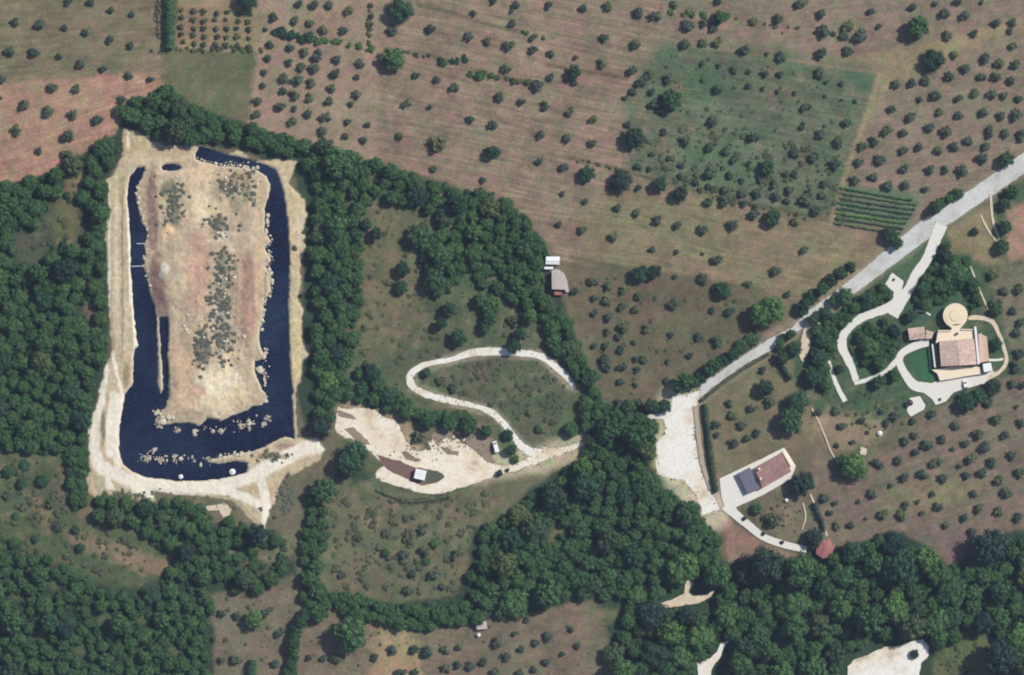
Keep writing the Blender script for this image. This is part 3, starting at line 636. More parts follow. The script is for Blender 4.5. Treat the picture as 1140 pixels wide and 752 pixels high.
# ------------------------------------------------------------------ foliage
ICO = None
def ico():
    global ICO
    if ICO is None:
        bm = bmesh.new(); bmesh.ops.create_icosphere(bm, subdivisions=1, radius=1.0)
        ICO = (np.array([v.co[:] for v in bm.verts]), np.array([[v.index for v in f.verts] for f in bm.faces])); bm.free()
    return ICO
def leaf_quads(pos, nrm, size, rng):
    """one small bent leaf clump (a quad) per position"""
    n = len(pos)
    nrm = nrm / (np.linalg.norm(nrm, axis=1)[:, None] + 1e-9)
    a = np.cross(nrm, rng.normal(size=(n, 3))); a /= np.linalg.norm(a, axis=1)[:, None] + 1e-9
    b = np.cross(nrm, a); s = (size * rng.uniform(.6, 1.35, n))[:, None]
    lift = nrm * s * 0.18
    v = np.stack([pos + a * s * .55, pos + b * s * .42 + lift, pos - a * s * .55, pos - b * s * .42 + lift], 1).reshape(-1, 3)
    return v, np.arange(n * 4).reshape(-1, 4)
def crown_geo(seed, R, H0, H1, nlobe, nleaf, leaf, spread=0.72, lob=(0.26, 0.40)):
    """unit crown: lobes spread over a dome between heights H0 and H1, leaf clumps over the lobes"""
    rng = np.random.default_rng(seed); V = []; Fc = []; o = 0
    cs = []; ex, ey = rng.uniform(.9, 1.1, 2)
    for k in range(nlobe):
        t = math.sqrt((k + .5) / nlobe) * spread * rng.uniform(.85, 1.12); u = k * 2.39996 + rng.uniform(-.45, .45)
        rr = R * rng.uniform(*lob) * (1.2 - .35 * t)
        zz = H0 + (H1 - H0) * (math.sqrt(max(0, 1 - (t / 1.08) ** 2)) * rng.uniform(.72, 1.0)) - rr * .9
        cs.append((R * t * math.cos(u) * ex, R * t * math.sin(u) * ey, max(zz, H0 * .6 + rr * .4), rr))
    iv, if_ = ico()
    core = [(0, 0, H0 + (H1 - H0) * .25, R * spread * .85)] + [(c[0], c[1], c[2], c[3] * .74) for c in cs]
    for n_, (cx, cy, cz, rr) in enumerate(core):       # the shaded inside, so that the crown does not read as hollow
        v = iv * rr * rng.uniform(.88, 1.1, (len(iv), 1)); v[:, 2] *= 0.55 if n_ == 0 else .85; v = v + (cx, cy, cz)
        V.append(v); Fc.append(('t', if_ + o)); o += len(v)
    per = rng.multinomial(nleaf, np.array([c[3] ** 2 for c in cs]) / sum(c[3] ** 2 for c in cs))
    P = []; N = []
    for (cx, cy, cz, rr), n in zip(cs, per):
        d = rng.normal(size=(n, 3)); d[:, 2] = np.abs(d[:, 2]) - 0.25; d /= np.linalg.norm(d, axis=1)[:, None]
        rad = rr * rng.uniform(0.80, 1.10, n)[:, None]
        p = np.array([cx, cy, cz]) + d * rad * np.array([1, 1, 0.9]); P.append(p); N.append(d + rng.normal(scale=.30, size=(n, 3)))
    lv, lf = leaf_quads(np.concatenate(P), np.concatenate(N), np.full(nleaf, leaf), rng)
    tv = np.concatenate(V); tf = np.concatenate([f for _, f in Fc])
    return tv, tf, lv, lf
def crown_arrays(*a, **k):
    tv, tf, lv, lf = crown_geo(*a, **k)
    v = np.concatenate([tv, lv]); f = np.concatenate([np.concatenate([tf, tf[:, :1] * 0 - 1], 1), lf + len(tv)])
    return v, f
def mesh_mixed(name, v, f, mat):
    """quads with -1 in the last place are triangles"""
    tri = f[:, 3] < 0; cnt = np.where(tri, 3, 4).astype(np.int32)
    flat = f.ravel(); flat = flat[flat >= 0].astype(np.int32)
    st = np.concatenate([[0], np.cumsum(cnt)[:-1]]).astype(np.int32)
    me = bpy.data.meshes.new(name); v = np.asarray(v, np.float32)
    me.vertices.add(len(v)); me.vertices.foreach_set('co', v.ravel())
    me.loops.add(len(flat)); me.loops.foreach_set('vertex_index', flat)
    me.polygons.add(len(f)); me.polygons.foreach_set('loop_start', st); me.polygons.foreach_set('loop_total', cnt)
    me.update(calc_edges=True); me.materials.append(mat); return me
def trunk_mesh(name, r, h, R, seed):
    rng = random.Random(seed); bm = bmesh.new()
    def limb(a, b, r0, r1, seg=6):
        a = Vector(a); b = Vector(b); d = (b - a).normalized(); s = d.orthogonal().normalized(); t = d.cross(s)
        lo = [bm.verts.new(a + (s * math.cos(q) + t * math.sin(q)) * r0) for q in [6.2832 * i / seg for i in range(seg)]]
        hi = [bm.verts.new(b + (s * math.cos(q) + t * math.sin(q)) * r1) for q in [6.2832 * i / seg for i in range(seg)]]
        for i in range(seg): bm.faces.new((lo[i], lo[(i + 1) % seg], hi[(i + 1) % seg], hi[i]))
        bm.faces.new(hi)
    limb((0, 0, -.2), (0.03 * h, 0, h * .45), r, r * .75)
    for k in range(4):
        q = 1.57 * k + rng.uniform(-.4, .4)
        limb((0.03 * h, 0, h * .42), (R * .5 * math.cos(q), R * .5 * math.sin(q), h * rng.uniform(.75, .95)), r * .55, r * .2, 5)
    return bm_mesh(name, bm, M['bark'])

# library of unit crowns (radius 1 m, scaled per tree): arrays for joining and meshes for single trees
BROAD = [crown_arrays(100 + k, 1.0, 0.25, 1.35, 18 + 3 * k, 1600, 0.115, .74, ((.26, .40), (.22, .36), (.18, .32), (.16, .30))[k // 3]) for k in range(12)]
OLIVE = [crown_arrays(200 + k, 1.0, 0.3, 1.05, 6 + k % 5, 420, 0.19, (.62, .72, .66)[k % 3], ((.30, .44), (.20, .36), (.24, .46))[k % 3]) for k in range(12)]
BUSH = [crown_arrays(300 + k, 1.0, 0.0, 0.95, 6, 150, 0.30, .65, (.3, .5)) for k in range(5)]
def crown_mesh(geo, mat): return mesh_mixed('crown', geo[0], geo[1], M[mat])
ME = {'leaf': [crown_mesh(g, 'leaf') for g in BROAD], 'leaf_bright': [crown_mesh(g, 'leaf_bright') for g in BROAD],
      'leaf_warm': [crown_mesh(g, 'leaf_warm') for g in BROAD],
      'leaf_dark': [crown_mesh(g, 'leaf_dark') for g in BROAD],
      'leaf_olive': [crown_mesh(g, 'leaf_olive') for g in OLIVE], 'leaf_scrub': [crown_mesh(g, 'leaf_scrub') for g in BUSH + OLIVE[:2]]}
TRUNK = {'broad': [trunk_mesh('trunk', 0.075, 1.0, 1.0, k) for k in range(3)], 'olive': [trunk_mesh('trunk', 0.09, 1.0, 1.0, 10 + k) for k in range(3)]}

ORD = ['', 'first', 'second', 'third', 'fourth', 'fifth', 'sixth', 'seventh', 'eighth', 'ninth', 'tenth', 'eleventh', 'twelfth', 'thirteenth', 'fourteenth', 'fifteenth', 'sixteenth', 'seventeenth', 'eighteenth', 'nineteenth', 'twentieth']
def ordinal(n):
    if n <= 20: return ORD[n]
    return ['', '', 'twenty', 'thirty', 'forty', 'fifty'][n // 10] + '-' + ORD[n % 10] if n % 10 else ['', '', 'twentieth', 'thirtieth', 'fortieth', 'fiftieth'][n // 10]

trng = np.random.default_rng(5)
def tree(name, px, py, r, mat, label, cat='tree', group=None, hf=1.0, trunk='broad'):
    """r: crown radius in metres"""
    x, y = W(px, py); t = empty(name, (x, y, 0), trng.uniform(0, 6.28))
    me = ME[mat][trng.integers(len(ME[mat]))]
    link('crown', me, t, sc=(r * trng.uniform(.92, 1.08), r * trng.uniform(.92, 1.08), r * hf * trng.uniform(.9, 1.1)))
    tm = TRUNK[trunk][trng.integers(3)]
    link('trunk', tm, t, sc=(r, r, r * hf))
    return tag(t, label, cat, group)
def joined(name, items, geos, mat, kind='stuff'):
    """many crowns as one mesh: items of (px, py, radius m, height factor)"""
    V = []; FF = []; o = 0
    for px, py, r, hf in items:
        v, f = geos[trng.integers(len(geos))]; a = trng.uniform(0, 6.28); ca, sa = math.cos(a), math.sin(a)
        x, y = W(px, py)
        w = np.stack([(v[:, 0] * ca - v[:, 1] * sa) * r + x, (v[:, 0] * sa + v[:, 1] * ca) * r + y, v[:, 2] * r * hf], -1)
        V.append(w); FF.append(np.where(f < 0, -1, f + o)); o += len(v)
    return struct(link(name, mesh_mixed(name, np.concatenate(V), np.concatenate(FF), M[mat])), kind)

# ---- olive and fruit trees, read off the photograph strip by strip: (x, y, blob radius) in 4.7x enlarged tiles
T = {}
T[(0, 0)] = [(360,10,28),(478,15,28),(582,55,25),(692,75,22),(82,112,32),(212,130,36),(340,145,24),(450,172,28),(575,208,28),(685,238,28),(795,268,12),(55,268,34),(183,278,38),(310,295,24),(425,338,34),(545,362,28),(675,395,28),(10,410,36),(275,458,36),(400,465,30),(790,415,24),(0,515,18),(127,550,38),(252,588,42),(385,598,34),(640,520,30),(90,685,40),(360,715,42),(515,630,38)]
T[(0, 150)] = [(205,85,26),(345,100,34)]
T[(220, 0)] = [(530,20,28),(610,25,34),(690,30,32),(790,55,30),(400,95,32),(510,110,30),(590,120,30),(660,155,32),(765,160,32),(910,90,18),(908,130,18),(380,232,28),(485,250,28),(560,275,34),(630,290,42),(730,310,32),(850,335,32),(370,305,26),(480,325,28),(548,350,32),(610,360,38),(720,385,36),(835,405,22),(350,378,24),(455,410,36),(525,415,38),(600,432,34),(705,460,30),(835,492,32),(342,450,22),(450,475,28),(512,498,36),(588,512,32),(690,532,30),(805,545,22),(318,525,30),(432,558,34),(505,570,20),(580,598,32),(668,612,38),(787,640,26),(892,655,22),(312,600,30),(495,635,34),(655,690,32),(775,715,24),(870,735,26),(1020,160,36),(1090,545,32),(1060,712,30)]
T[(440, 0)] = [(188,150,36),(410,68,24),(515,10,25),(632,25,28),(610,60,16),(388,190,36),(485,212,30),(595,240,38),(612,125,28),(720,200,26),(725,260,32),(815,280,28),(985,45,28),(805,30,28),(1112,35,35),(1095,200,32),(945,303,20),(1082,335,34),(938,435,26),(580,365,34),(745,445,42),(815,405,28),(112,398,26),(218,418,26),(312,458,34),(548,510,38),(660,535,28),(785,555,32),(915,585,32),(1037,625,30),(55,545,34),(182,562,20),(395,628,28),(512,652,36),(760,705,30),(900,725,35),(25,710,28),(1030,750,30)]
T[(660, 0)] = [(240,65,38),(325,82,40),(428,22,30),(660,5,30),(62,198,32),(225,232,40),(50,335,34),(205,370,40),(500,132,42),(630,150,30),(580,125,30),(840,112,30),(970,98,36),(1090,20,38),(485,230,38),(578,228,32),(655,220,36),(793,260,38),(988,298,38),(910,285,16),(305,390,32),(395,415,40),(265,420,40),(235,440,28),(310,480,28),(210,485,28),(170,515,20),(320,545,40),(360,580,30),(575,335,22),(660,345,18),(740,365,30),(815,375,20),(900,388,28),(980,390,25),(655,468,36),(815,450,24),(575,420,16),(890,465,18),(970,480,18),(1057,488,16),(1110,565,30),(1098,660,26),(630,635,40),(840,715,40),(182,650,26),(375,690,25),(490,735,40)]
T[(900, 0)] = [(68,75,36),(325,60,28),(370,140,20),(80,160,48),(270,190,50),(205,135,40),(190,190,35),(68,280,42),(210,270,38),(545,40,30),(765,290,30),(730,185,36),(715,70,38),(815,80,36),(660,22,20),(780,10,30),(905,15,18),(865,175,28),(983,122,34),(1068,115,30),(1052,165,22),(1070,240,30),(928,305,38),(1000,330,36),(1087,335,36),(820,360,34),(738,398,34),(905,400,34),(985,405,36),(1060,425,32),(615,420,36),(543,435,32),(460,440,34),(665,505,40),(583,520,24),(785,515,30),(870,490,32),(960,490,34),(1025,500,30),(1105,520,30),(435,570,32),(535,615,38),(685,590,30),(785,605,32),(915,590,34),(1010,605,32),(1090,600,42),(410,685,40),(498,695,32),(632,668,34),(722,683,38),(835,735,34),(948,685,34),(1030,700,32),(1115,700,30),(202,640,34),(65,700,38),(60,385,40),(95,430,16),(172,440,20),(175,525,12),(87,505,14),(245,532,16),(160,745,40),(345,740,34),(5,560,20)]
T[(660, 150)] = [(615,65,38),(700,85,36),(840,18,38),(745,130,30),(820,150,22),(1060,90,38),(720,215,30),(615,205,42),(540,250,28),(465,160,24),(460,220,24),(400,125,20),(310,100,22),(235,165,28),(300,180,22),(1010,205,24),(1058,205,24),(780,240,22),(875,235,24),(950,265,32),(855,310,34),(780,310,32),(695,290,30),(605,270,24),(1030,290,34),(960,320,34),(1015,345,26),(1110,340,45),(610,350,36),(685,350,36),(790,360,26),(845,415,40),(1060,455,30),(130,385,28),(240,280,24),(230,410,32),(340,445,38),(440,475,32),(580,500,42),(730,475,40),(110,535,34),(310,600,24),(440,615,20),(575,625,14),(655,655,40),(1105,605,32),(960,715,38)]
T[(900, 150)] = [(35,120,40),(155,55,38),(140,155,40),(285,60,34),(345,35,30),(265,148,32),(375,130,42),(500,85,32),(580,65,30),(500,180,32),(680,85,32),(760,65,32),(835,40,34),(925,65,32),(635,180,34),(715,185,28),(805,185,42),(912,125,40),(340,220,34),(245,235,34),(415,265,40),(505,262,32),(613,288,26),(85,255,30),(75,320,30),(40,400,35),(5,300,25),(495,5,25),(715,5,25),(945,5,25),(1030,10,30),(1112,20,30)]
T[(440, 150)] = [(525,95,36),(485,80,24),(755,140,28),(880,170,34),(875,308,20),(995,350,24),(855,470,24),(978,500,32),(1122,540,20),(1125,270,25),(200,180,24),(460,240,24)]
T[(660, 300)] = [(80,85,34),(160,110,30),(15,65,22),(8,150,25),(75,165,36),(155,195,32),(85,250,34),(10,230,25),(165,300,42),(80,325,30),(140,355,30),(70,400,32),(150,420,28),(215,380,20),(70,490,36),(155,510,34),(225,470,24),(270,470,32),(235,525,24),(145,590,26),(225,605,20),(145,700,36),(235,695,34),(225,210,30),(285,310,30),(420,180,40),(240,140,30),(410,340,24),(555,355,32),(650,375,42),(510,450,26),(395,480,20),(385,585,26),(430,40,18),(625,215,26),(720,220,38),(815,75,30),(960,20,35),(1020,130,26),(640,95,30),(890,525,28),(930,690,36),(715,700,30),(835,725,32)]
T[(440, 300)] = [(1030,60,32),(1110,90,32),(1030,160,34),(1110,150,28),(1030,235,34),(1110,240,34),(1110,320,32),(1105,400,34),(1100,470,36),(940,115,28),(1040,400,24),(1110,520,28)]
T[(660, 450)] = [(730,60,34),(835,30,34),(645,105,30),(780,110,32),(650,160,22),(740,200,34),(805,180,28),(860,150,28),(705,10,28),(920,5,25)]
T[(900, 450)] = [(50,40,28),(145,35,30),(180,115,32),(280,88,26),(310,148,16),(230,198,20),(150,215,20),(350,300,28),(375,320,26),(470,295,34),(560,250,28),(510,190,34),(560,165,32),(625,215,42),(685,300,30),(655,310,34),(505,380,36),(600,365,40),(705,385,34),(430,428,18),(335,470,36),(262,510,18),(85,490,34),(140,520,20),(115,570,24),(150,635,30),(220,630,28),(300,600,14),(395,575,38),(490,580,42),(505,530,28),(570,510,18),(650,470,24),(592,570,20),(682,538,34),(720,632,30),(815,595,30),(855,670,30),(895,545,36),(995,560,36),(1100,590,34),(862,470,26),(1035,460,38),(995,400,36),(1105,360,36),(910,360,34),(955,305,34),(828,375,30),(790,325,20),(850,285,40),(755,235,18),(820,205,28),(920,225,40),(890,152,38),(1025,160,30),(1065,265,34),(985,80,38),(1115,100,34),(770,110,32),(700,180,30),(545,90,25),(650,50,38),(460,60,40),(380,40,20),(410,95,28),(930,5,20),(1090,15,16)]
T[(900, 300)] = [(970,30,38),(1110,100,38),(985,185,42),(1070,220,30),(1110,280,35),(1090,330,35),(1110,440,42),(1085,510,40),(1115,605,30),(1025,110,34),(965,600,44),(945,690,35),(1070,600,32),(600,520,0)]
T[(440, 592)] = [(535,580,38),(735,580,28),(800,550,36),(875,640,22),(585,650,32),(660,615,26),(330,605,24),(265,615,34),(330,700,30),(265,710,36),(395,700,34),(460,680,30),(165,630,42),(105,615,34),(790,680,28),(525,735,34),(655,740,34),(725,720,24),(620,535,20),(955,595,24),(920,510,22),(690,460,22),(30,735,36),(105,735,30),(320,120,36),(160,100,42),(50,120,36),(210,225,42),(180,240,24),(70,310,36),(245,290,24),(90,220,30)]
T[(220, 592)] = [(130,430,30),(205,440,32),(355,425,32),(85,560,20),(430,535,32),(125,675,26),(205,670,40),(405,690,30),(930,655,28),(1020,615,36),(1120,625,20),(1070,735,34),(585,660,24),(730,665,38),(655,665,24)]
ORCH = [('the tan field', 'top left', [(-90,-90),(192,-90),(190,60),(182,80),(90,86),(0,93),(-90,98)], -0.08, 11),
        ('the pink field', 'pink', [(-90,93),(0,93),(90,85),(192,80),(200,110),(140,135),(128,160),(60,195),(0,208),(-90,230)], -0.3, 11),
        ('the dense orchard', 'dense', [(278,-10),(432,-10),(436,60),(436,168),(330,165),(275,140)], 0.2, 13),
        ('the green field', 'green', [(733,53),(800,52),(940,70),(975,80),(960,140),(926,246),(830,228),(770,213),(690,200),(700,150),(705,120),(715,90)], 0.2, 12),
        ('the top-right orchard', 'top right', [(740,-20),(1180,-20),(1180,200),(1075,220),(1010,262),(925,250),(975,82),(940,70),(800,52),(733,53)], -0.1, 13),
        ('the sheds orchard', 'sheds', [(622,290),(680,296),(850,323),(900,370),(780,440),(700,465),(650,440),(640,340),(626,322)], 0.2, 14),
        ('the brown field', 'brown', [(430,-20),(760,-20),(735,60),(700,95),(700,175),(760,205),(1012,262),(1010,310),(860,345),(680,305),(600,320),(430,240)], 0.21, 14),
        ('the fenced orchard', 'fenced', [(770,430),(860,380),(905,400),(900,500),(800,532)], -0.3, 12),
        ('the villa grove', 'grove', [(1098,290),(1180,280),(1180,425),(1095,425),(1110,360)], -0.3, 14),
        ('the villa orchard', 'villa', [(900,440),(1060,400),(1180,400),(1180,640),(900,615)], -0.35, 12),
        ('the bottom orchard', 'bottom', [(345,660),(690,660),(700,780),(330,780)], 0.1, 12),
        ('the lower meadow', 'meadow', [(345,540),(560,540),(545,665),(345,665)], 0.1, 12),
        ('the left paddock', 'paddock', [(225,660),(330,640),(330,780),(225,780)], 0.1, 12)]
def inside(poly, x, y): return poly_sd(poly, np.array([x]), np.array([y]))[0] > 0
pts = []
for (ox, oy), L in T.items():
    for zx, zy, r in L:
        if r > 0:
            px, py, rr = ox + zx / 4.7, oy + zy / 4.7, r / 4.7 * S * 0.88
            if all((px - a[0]) ** 2 + (py - a[1]) ** 2 > (2.0 / S) ** 2 * .6 for a in pts): pts.append((px, py, rr))
pts.sort(key=lambda a: -a[2])
single, rest = [p for p in pts[:300]], pts[300:]
by = {}
for p in single:
    for i, o in enumerate(ORCH):
        if inside(o[2], p[0], p[1]): by.setdefault(i, []).append(p); break
    else: by.setdefault(99, []).append(p)
def size_word(r): return 'large' if r > 2.95 else 'medium' if r > 2.45 else 'small'
for i, ps in by.items():
    where, short, poly, ang, sp = ORCH[i] if i < 99 else ('the garden surroundings', 'garden', None, 0.0, 30)
    rows = {}
    v0 = min(-q[0] * math.sin(ang) + q[1] * math.cos(ang) for q in ps)
    for q in ps: rows.setdefault(int((-q[0] * math.sin(ang) + q[1] * math.cos(ang) - v0) / sp), []).append(q)
    for rn, k in enumerate(sorted(rows), 1):
        row = sorted(rows[k]); n = len(row)
        for j, (px, py, rr) in enumerate(row, 1):
            pos = 'the only one' if n == 1 else 'leftmost' if j == 1 else 'rightmost' if j == n else ordinal(j) + ' from left'
            tree('olive_tree', px, py, rr, 'leaf_olive', f"{size_word(rr)} olive tree, {pos} in the {ordinal(rn)} row down of {where}", 'olive tree', f"olive trees in {where}", 1.0, 'olive')
joined('olive_trees', [(p[0], p[1], p[2], 1.0) for p in rest], OLIVE, 'leaf_olive')
# the young trees of the square plot
n = 0
for a, row in enumerate([12, 21, 30, 39, 48], 1):
    for b in range(7):
        px = 203 + 12.5 * b + trng.uniform(-1.5, 1.5); py = row + trng.uniform(-1.5, 1.5) + 0.05 * b * 12
        pos = 'leftmost' if b == 0 else 'rightmost' if b == 6 else ordinal(b + 1) + ' from left'
        tree('young_tree', px, py, trng.uniform(1.2, 1.8), 'leaf_scrub', f"young brownish tree, {pos} in the {ordinal(a)} row down of the small square plot", 'young tree', 'young trees in the square plot beside the tall hedge', 1.0, 'olive')

# ---- big trees placed one by one: (x, y, radius in map units, leaf, label)
BIG = [(438,66,14,'leaf_bright','round bright green tree casting a long shadow in the brown field at top'),
 (447,12,14,'leaf','dark broad tree at the top edge, left of the grassy bank'),(276,2,13,'leaf_dark','very dark tree cut by the top edge above the square plot'),
 (1021,31,14,'leaf','large round dark tree near the top right, upper of a pair'),(1039,67,13,'leaf_dark','large oval dark tree near the top right, lower of a pair'),
 (748,112,14,'leaf','big round tree at the left end of the green field'),(707,153,13,'leaf_dark','big dark tree beside the brown field, left of the green field'),
 (487,161,12,'leaf_scrub','dull green round tree alone in the brown field above the hedgerow'),(549,170,9,'leaf','bright bush-like tree alone in the brown field above the hedgerow'),
 (654,194,10,'leaf','dark tree at the left end of the grassy bank'),(692,202,13,'leaf_dark','dark tree on the grassy bank, second from its left end'),
 (734,206,9,'leaf','tall dark tree on the grassy bank below the green field'),(757,216,10,'leaf_dark','dark tree on the grassy bank, right of the tall one'),
 (860,243,11,'leaf','round tree on the grassy bank near the vine rows'),(854,187,9,'leaf','rounded bigger tree among the olives of the green field'),
 (639,81,9,'leaf','dark tree on the upper bank in the brown field'),(802,20,9,'leaf_bright','bright green tree at the top of the green field'),
 (1120,178,10,'leaf','round tree at the kerb of the road near the right edge'),
 (853,347,19,'leaf_bright','biggest round green tree, above the road at the bend'),(805,323,11,'leaf','green tree at the top of the orchard below the bank'),
 (783,311,8,'leaf_scrub','small green tree at the upper edge of the sheds orchard'),(713,305,11,'leaf','green tree at the upper left edge of the sheds orchard'),(728,303,9,'leaf_dark','darker tree next to the green one at the sheds orchard edge'),
 (852,432,12,'leaf_dark','round very dark tree in the fenced orchard below the road'),
 (880,468,17,'leaf','tall green tree, lower one between fenced orchard and villa garden'),(888,448,14,'leaf','tall green tree, upper one between fenced orchard and villa garden'),
 (893,538,15,'leaf_dark','dark round tree touching the right corner of the brown-roofed house'),(861,579,11,'leaf_scrub','low broad greyish tree below the brown-roofed house'),
 (843,566,7,'leaf_bright','small green tree just below the patio'),(906,598,12,'leaf_dark','dark round tree left of the red roof'),
 (950,519,16,'leaf_bright','broad green tree at the left of the villa orchard'),(936,514,9,'leaf','darker tree leaning on the broad green one in the villa orchard'),
 (394,510,21,'leaf','large round tree between the basin road and the pale lot'),(360,546,16,'leaf','large round tree where the basin road ends'),
 (391,705,22,'leaf_bright','large round green tree at the bottom, left of the sandy clearing'),(283,689,11,'leaf_bright','round bush-like tree in the bottom left paddock'),
 (378,182,20,'leaf_bright','large bright tree at the upper right of the basin'),(355,190,12,'leaf','dark tree between basin corner and the bright one'),
 (491,284,17,'leaf','big tree in the central meadow, upper of two'),(484,312,14,'leaf','big tree in the central meadow, lower of two'),(449,300,9,'leaf','lone small tree at the left of the central meadow'),
 (447,320,8,'leaf','lone slim tree in the central meadow'),(467,262,15,'leaf','tree of the hedgerow jutting into the central meadow'),(548,340,12,'leaf_bright','green tree above the loop track'),(545,355,9,'leaf','smaller tree just above the loop track top'),
 (511,376,11,'leaf','dark tree on the outer side of the loop track'),(572,386,10,'leaf','tree overhanging the top of the loop track'),(571,357,8,'leaf_scrub','pale bush tree above the loop track'),
 (415,415,11,'leaf','tree at the left of the loop track, upper'),(402,433,10,'leaf','tree at the left of the loop track, middle'),(432,440,12,'leaf','tree at the left of the loop track, right one'),
 (453,459,10,'leaf','tree above the rubble heap, first from left'),(477,468,11,'leaf','tree above the rubble heap, second from left'),(500,470,11,'leaf','tree above the rubble heap, third from left'),(522,474,11,'leaf','tree above the rubble heap, fourth from left'),(541,480,8,'leaf','tree left of the lower loop track'),(569,501,7,'leaf','tree right of the white van'),(566,484,7,'leaf','tree behind the white van beside the loop track'),(574,511,5,'leaf','small tree at the fork of the tracks'),(466,487,8,'leaf_scrub','dull tree in the notch of the pale lot'),
 (636,478,9,'leaf_bright','bright tree inside the right end of the loop'),(990,262,9,'leaf','bushy tree beside the road under the vine rows'),(998,271,8,'leaf','lower bushy tree beside the road under the vine rows'),
 (1018,728,5.5,'leaf_dark','small round dark tree standing in the pale clearing at bottom right'),(1075,448,11,'leaf','garden tree below the villa forecourt'),(1090,441,9,'leaf','dark tree below the right end of the forecourt'),(1105,431,10,'leaf_dark','dark tree at the bottom right of the villa'),
 (1052,285,9,'leaf_dark','dark tree right of the entrance drive'),(1062,303,16,'leaf_bright','broad bright tree on the villa lawn'),(1050,318,12,'leaf','tree on the villa lawn near the drive'),(1083,318,10,'leaf','tree on the villa lawn, right side'),(1028,322,10,'leaf','tree on the villa lawn close to the drive bend'),(1014,352,8,'leaf_dark','dark tree north of the pink annex roof'),
 (996,368,8,'leaf_dark','dark tree where the drives meet'),(968,388,12,'leaf_bright','bright tree inside the curve of the west drive'),(980,405,9,'leaf','tree below the curve of the west drive'),(957,377,7,'leaf_dark','dark tree at the inner edge of the west drive'),(934,411,6,'leaf_dark','round dark bush between the garden paths'),(917,378,11,'leaf','tree left of the west drive'),(910,398,11,'leaf','tree left of the narrow garden path'),(905,420,12,'leaf','tree at the left corner of the villa garden'),(940,330,11,'leaf','tree below the road on the garden slope'),(965,335,10,'leaf','tree on the slope above the west drive'),(978,425,9,'leaf','tree below the garden path'),(995,418,8,'leaf','tree right of the garden path'),(870,398,9,'leaf_dark','dark tree under the road by the clipped hedge'),(885,388,9,'leaf','tree left of the earth heap'),(893,345,8,'leaf','roadside tree on the upper side of the bend'),(1109,345,8,'leaf','tree at the right edge of the villa garden'),(1108,383,8,'leaf','bushy tree between villa and curved path'),
 (1126,214,9,'leaf','tree right of the road near the right edge'),(1118,228,8,'leaf','lower tree right of the road near the right edge'),(1118,253,9,'leaf','dark tree beside the track at right'),(1115,275,9,'leaf','tree in the tan ground at right'),(1053,275,7,'leaf','tree at the entrance of the drive')]
for px, py, r, m, lab in BIG: tree('broadleaf_tree', px, py, r * S, m, lab, 'tree', None, 1.0 if r > 9 else 1.1)

# ---- woods
WOODS = [('the wood at the left edge', 'dense green tree of the wood at the left edge', [(-20,215),(0,207),(60,192),(125,158),(134,165),(118,195),(115,340),(116,400),(98,440),(94,490),(60,505),(0,498),(-20,500)], [(75,248,26),(80,205,14),(97,345,13),(35,275,22)], (8,15), 'leaf', 34),
 ('the strip left of the basin road', 'slim tree in the strip left of the basin road', [(72,500),(97,498),(95,565),(80,565)], [], (5,8), 'leaf', 8),
 ('the scrub wood below the basin', 'tree of the scrub wood below the basin', [(103,552),(150,560),(200,556),(240,572),(290,592),(318,602),(318,640),(300,655),(262,658),(235,640),(200,612),(175,610),(150,590),(110,580)], [(172,630,20),(300,618,14),(240,566,14)], (7,14), 'leaf', 26),
 ('the wood at the bottom left', 'green tree of the mixed wood at bottom left', [(-20,590),(30,606),(66,626),(105,652),(150,662),(178,650),(200,612),(235,640),(238,680),(228,700),(240,770),(-20,770)], [(140,640,16),(30,612,10),(60,652,9),(118,690,10),(45,705,10),(160,690,9),(20,665,9),(90,725,9),(195,725,9),(80,680,7),(150,735,8),(205,655,8)], (6.5,17), 'leaf', 48),
 ('the wood in the centre', 'green tree of the central wood below the pale lot', [(535,590),(570,575),(600,545),(640,518),(655,500),(662,460),(700,455),(728,470),(728,495),(718,515),(735,545),(770,560),(790,590),(800,600),(802,640),(785,645),(760,640),(735,662),(690,668),(640,665),(600,672),(560,685),(530,690),(518,650)], [(615,590,13),(640,632,4),(738,520,14)], (7.5,21), 'leaf', 70),
 ('the big wood at the bottom right', 'dark green tree of the big wood at bottom right', [(805,628),(870,622),(912,630),(960,602),(995,592),(1030,615),(1050,632),(1085,622),(1105,595),(1160,600),(1160,770),(1110,770),(1105,705),(1085,698),(1062,712),(1048,722),(1040,706),(1010,703),(985,708),(950,718),(932,735),(935,770),(690,770),(680,720),(686,682),(700,672),(735,682),(765,682),(795,668),(803,640)], [(795,738,12),(806,717,6),(790,757,9),(745,672,8),(766,660,13),(785,665,10)], (8.5,23), 'leaf', 100),
 ('the trees right of the basin', 'tree of the wood strip right of the basin', [(352,225),(400,235),(404,270),(402,330),(392,395),(376,440),(366,480),(352,480),(350,400),(350,300)], [], (9,15), 'leaf', 26)]
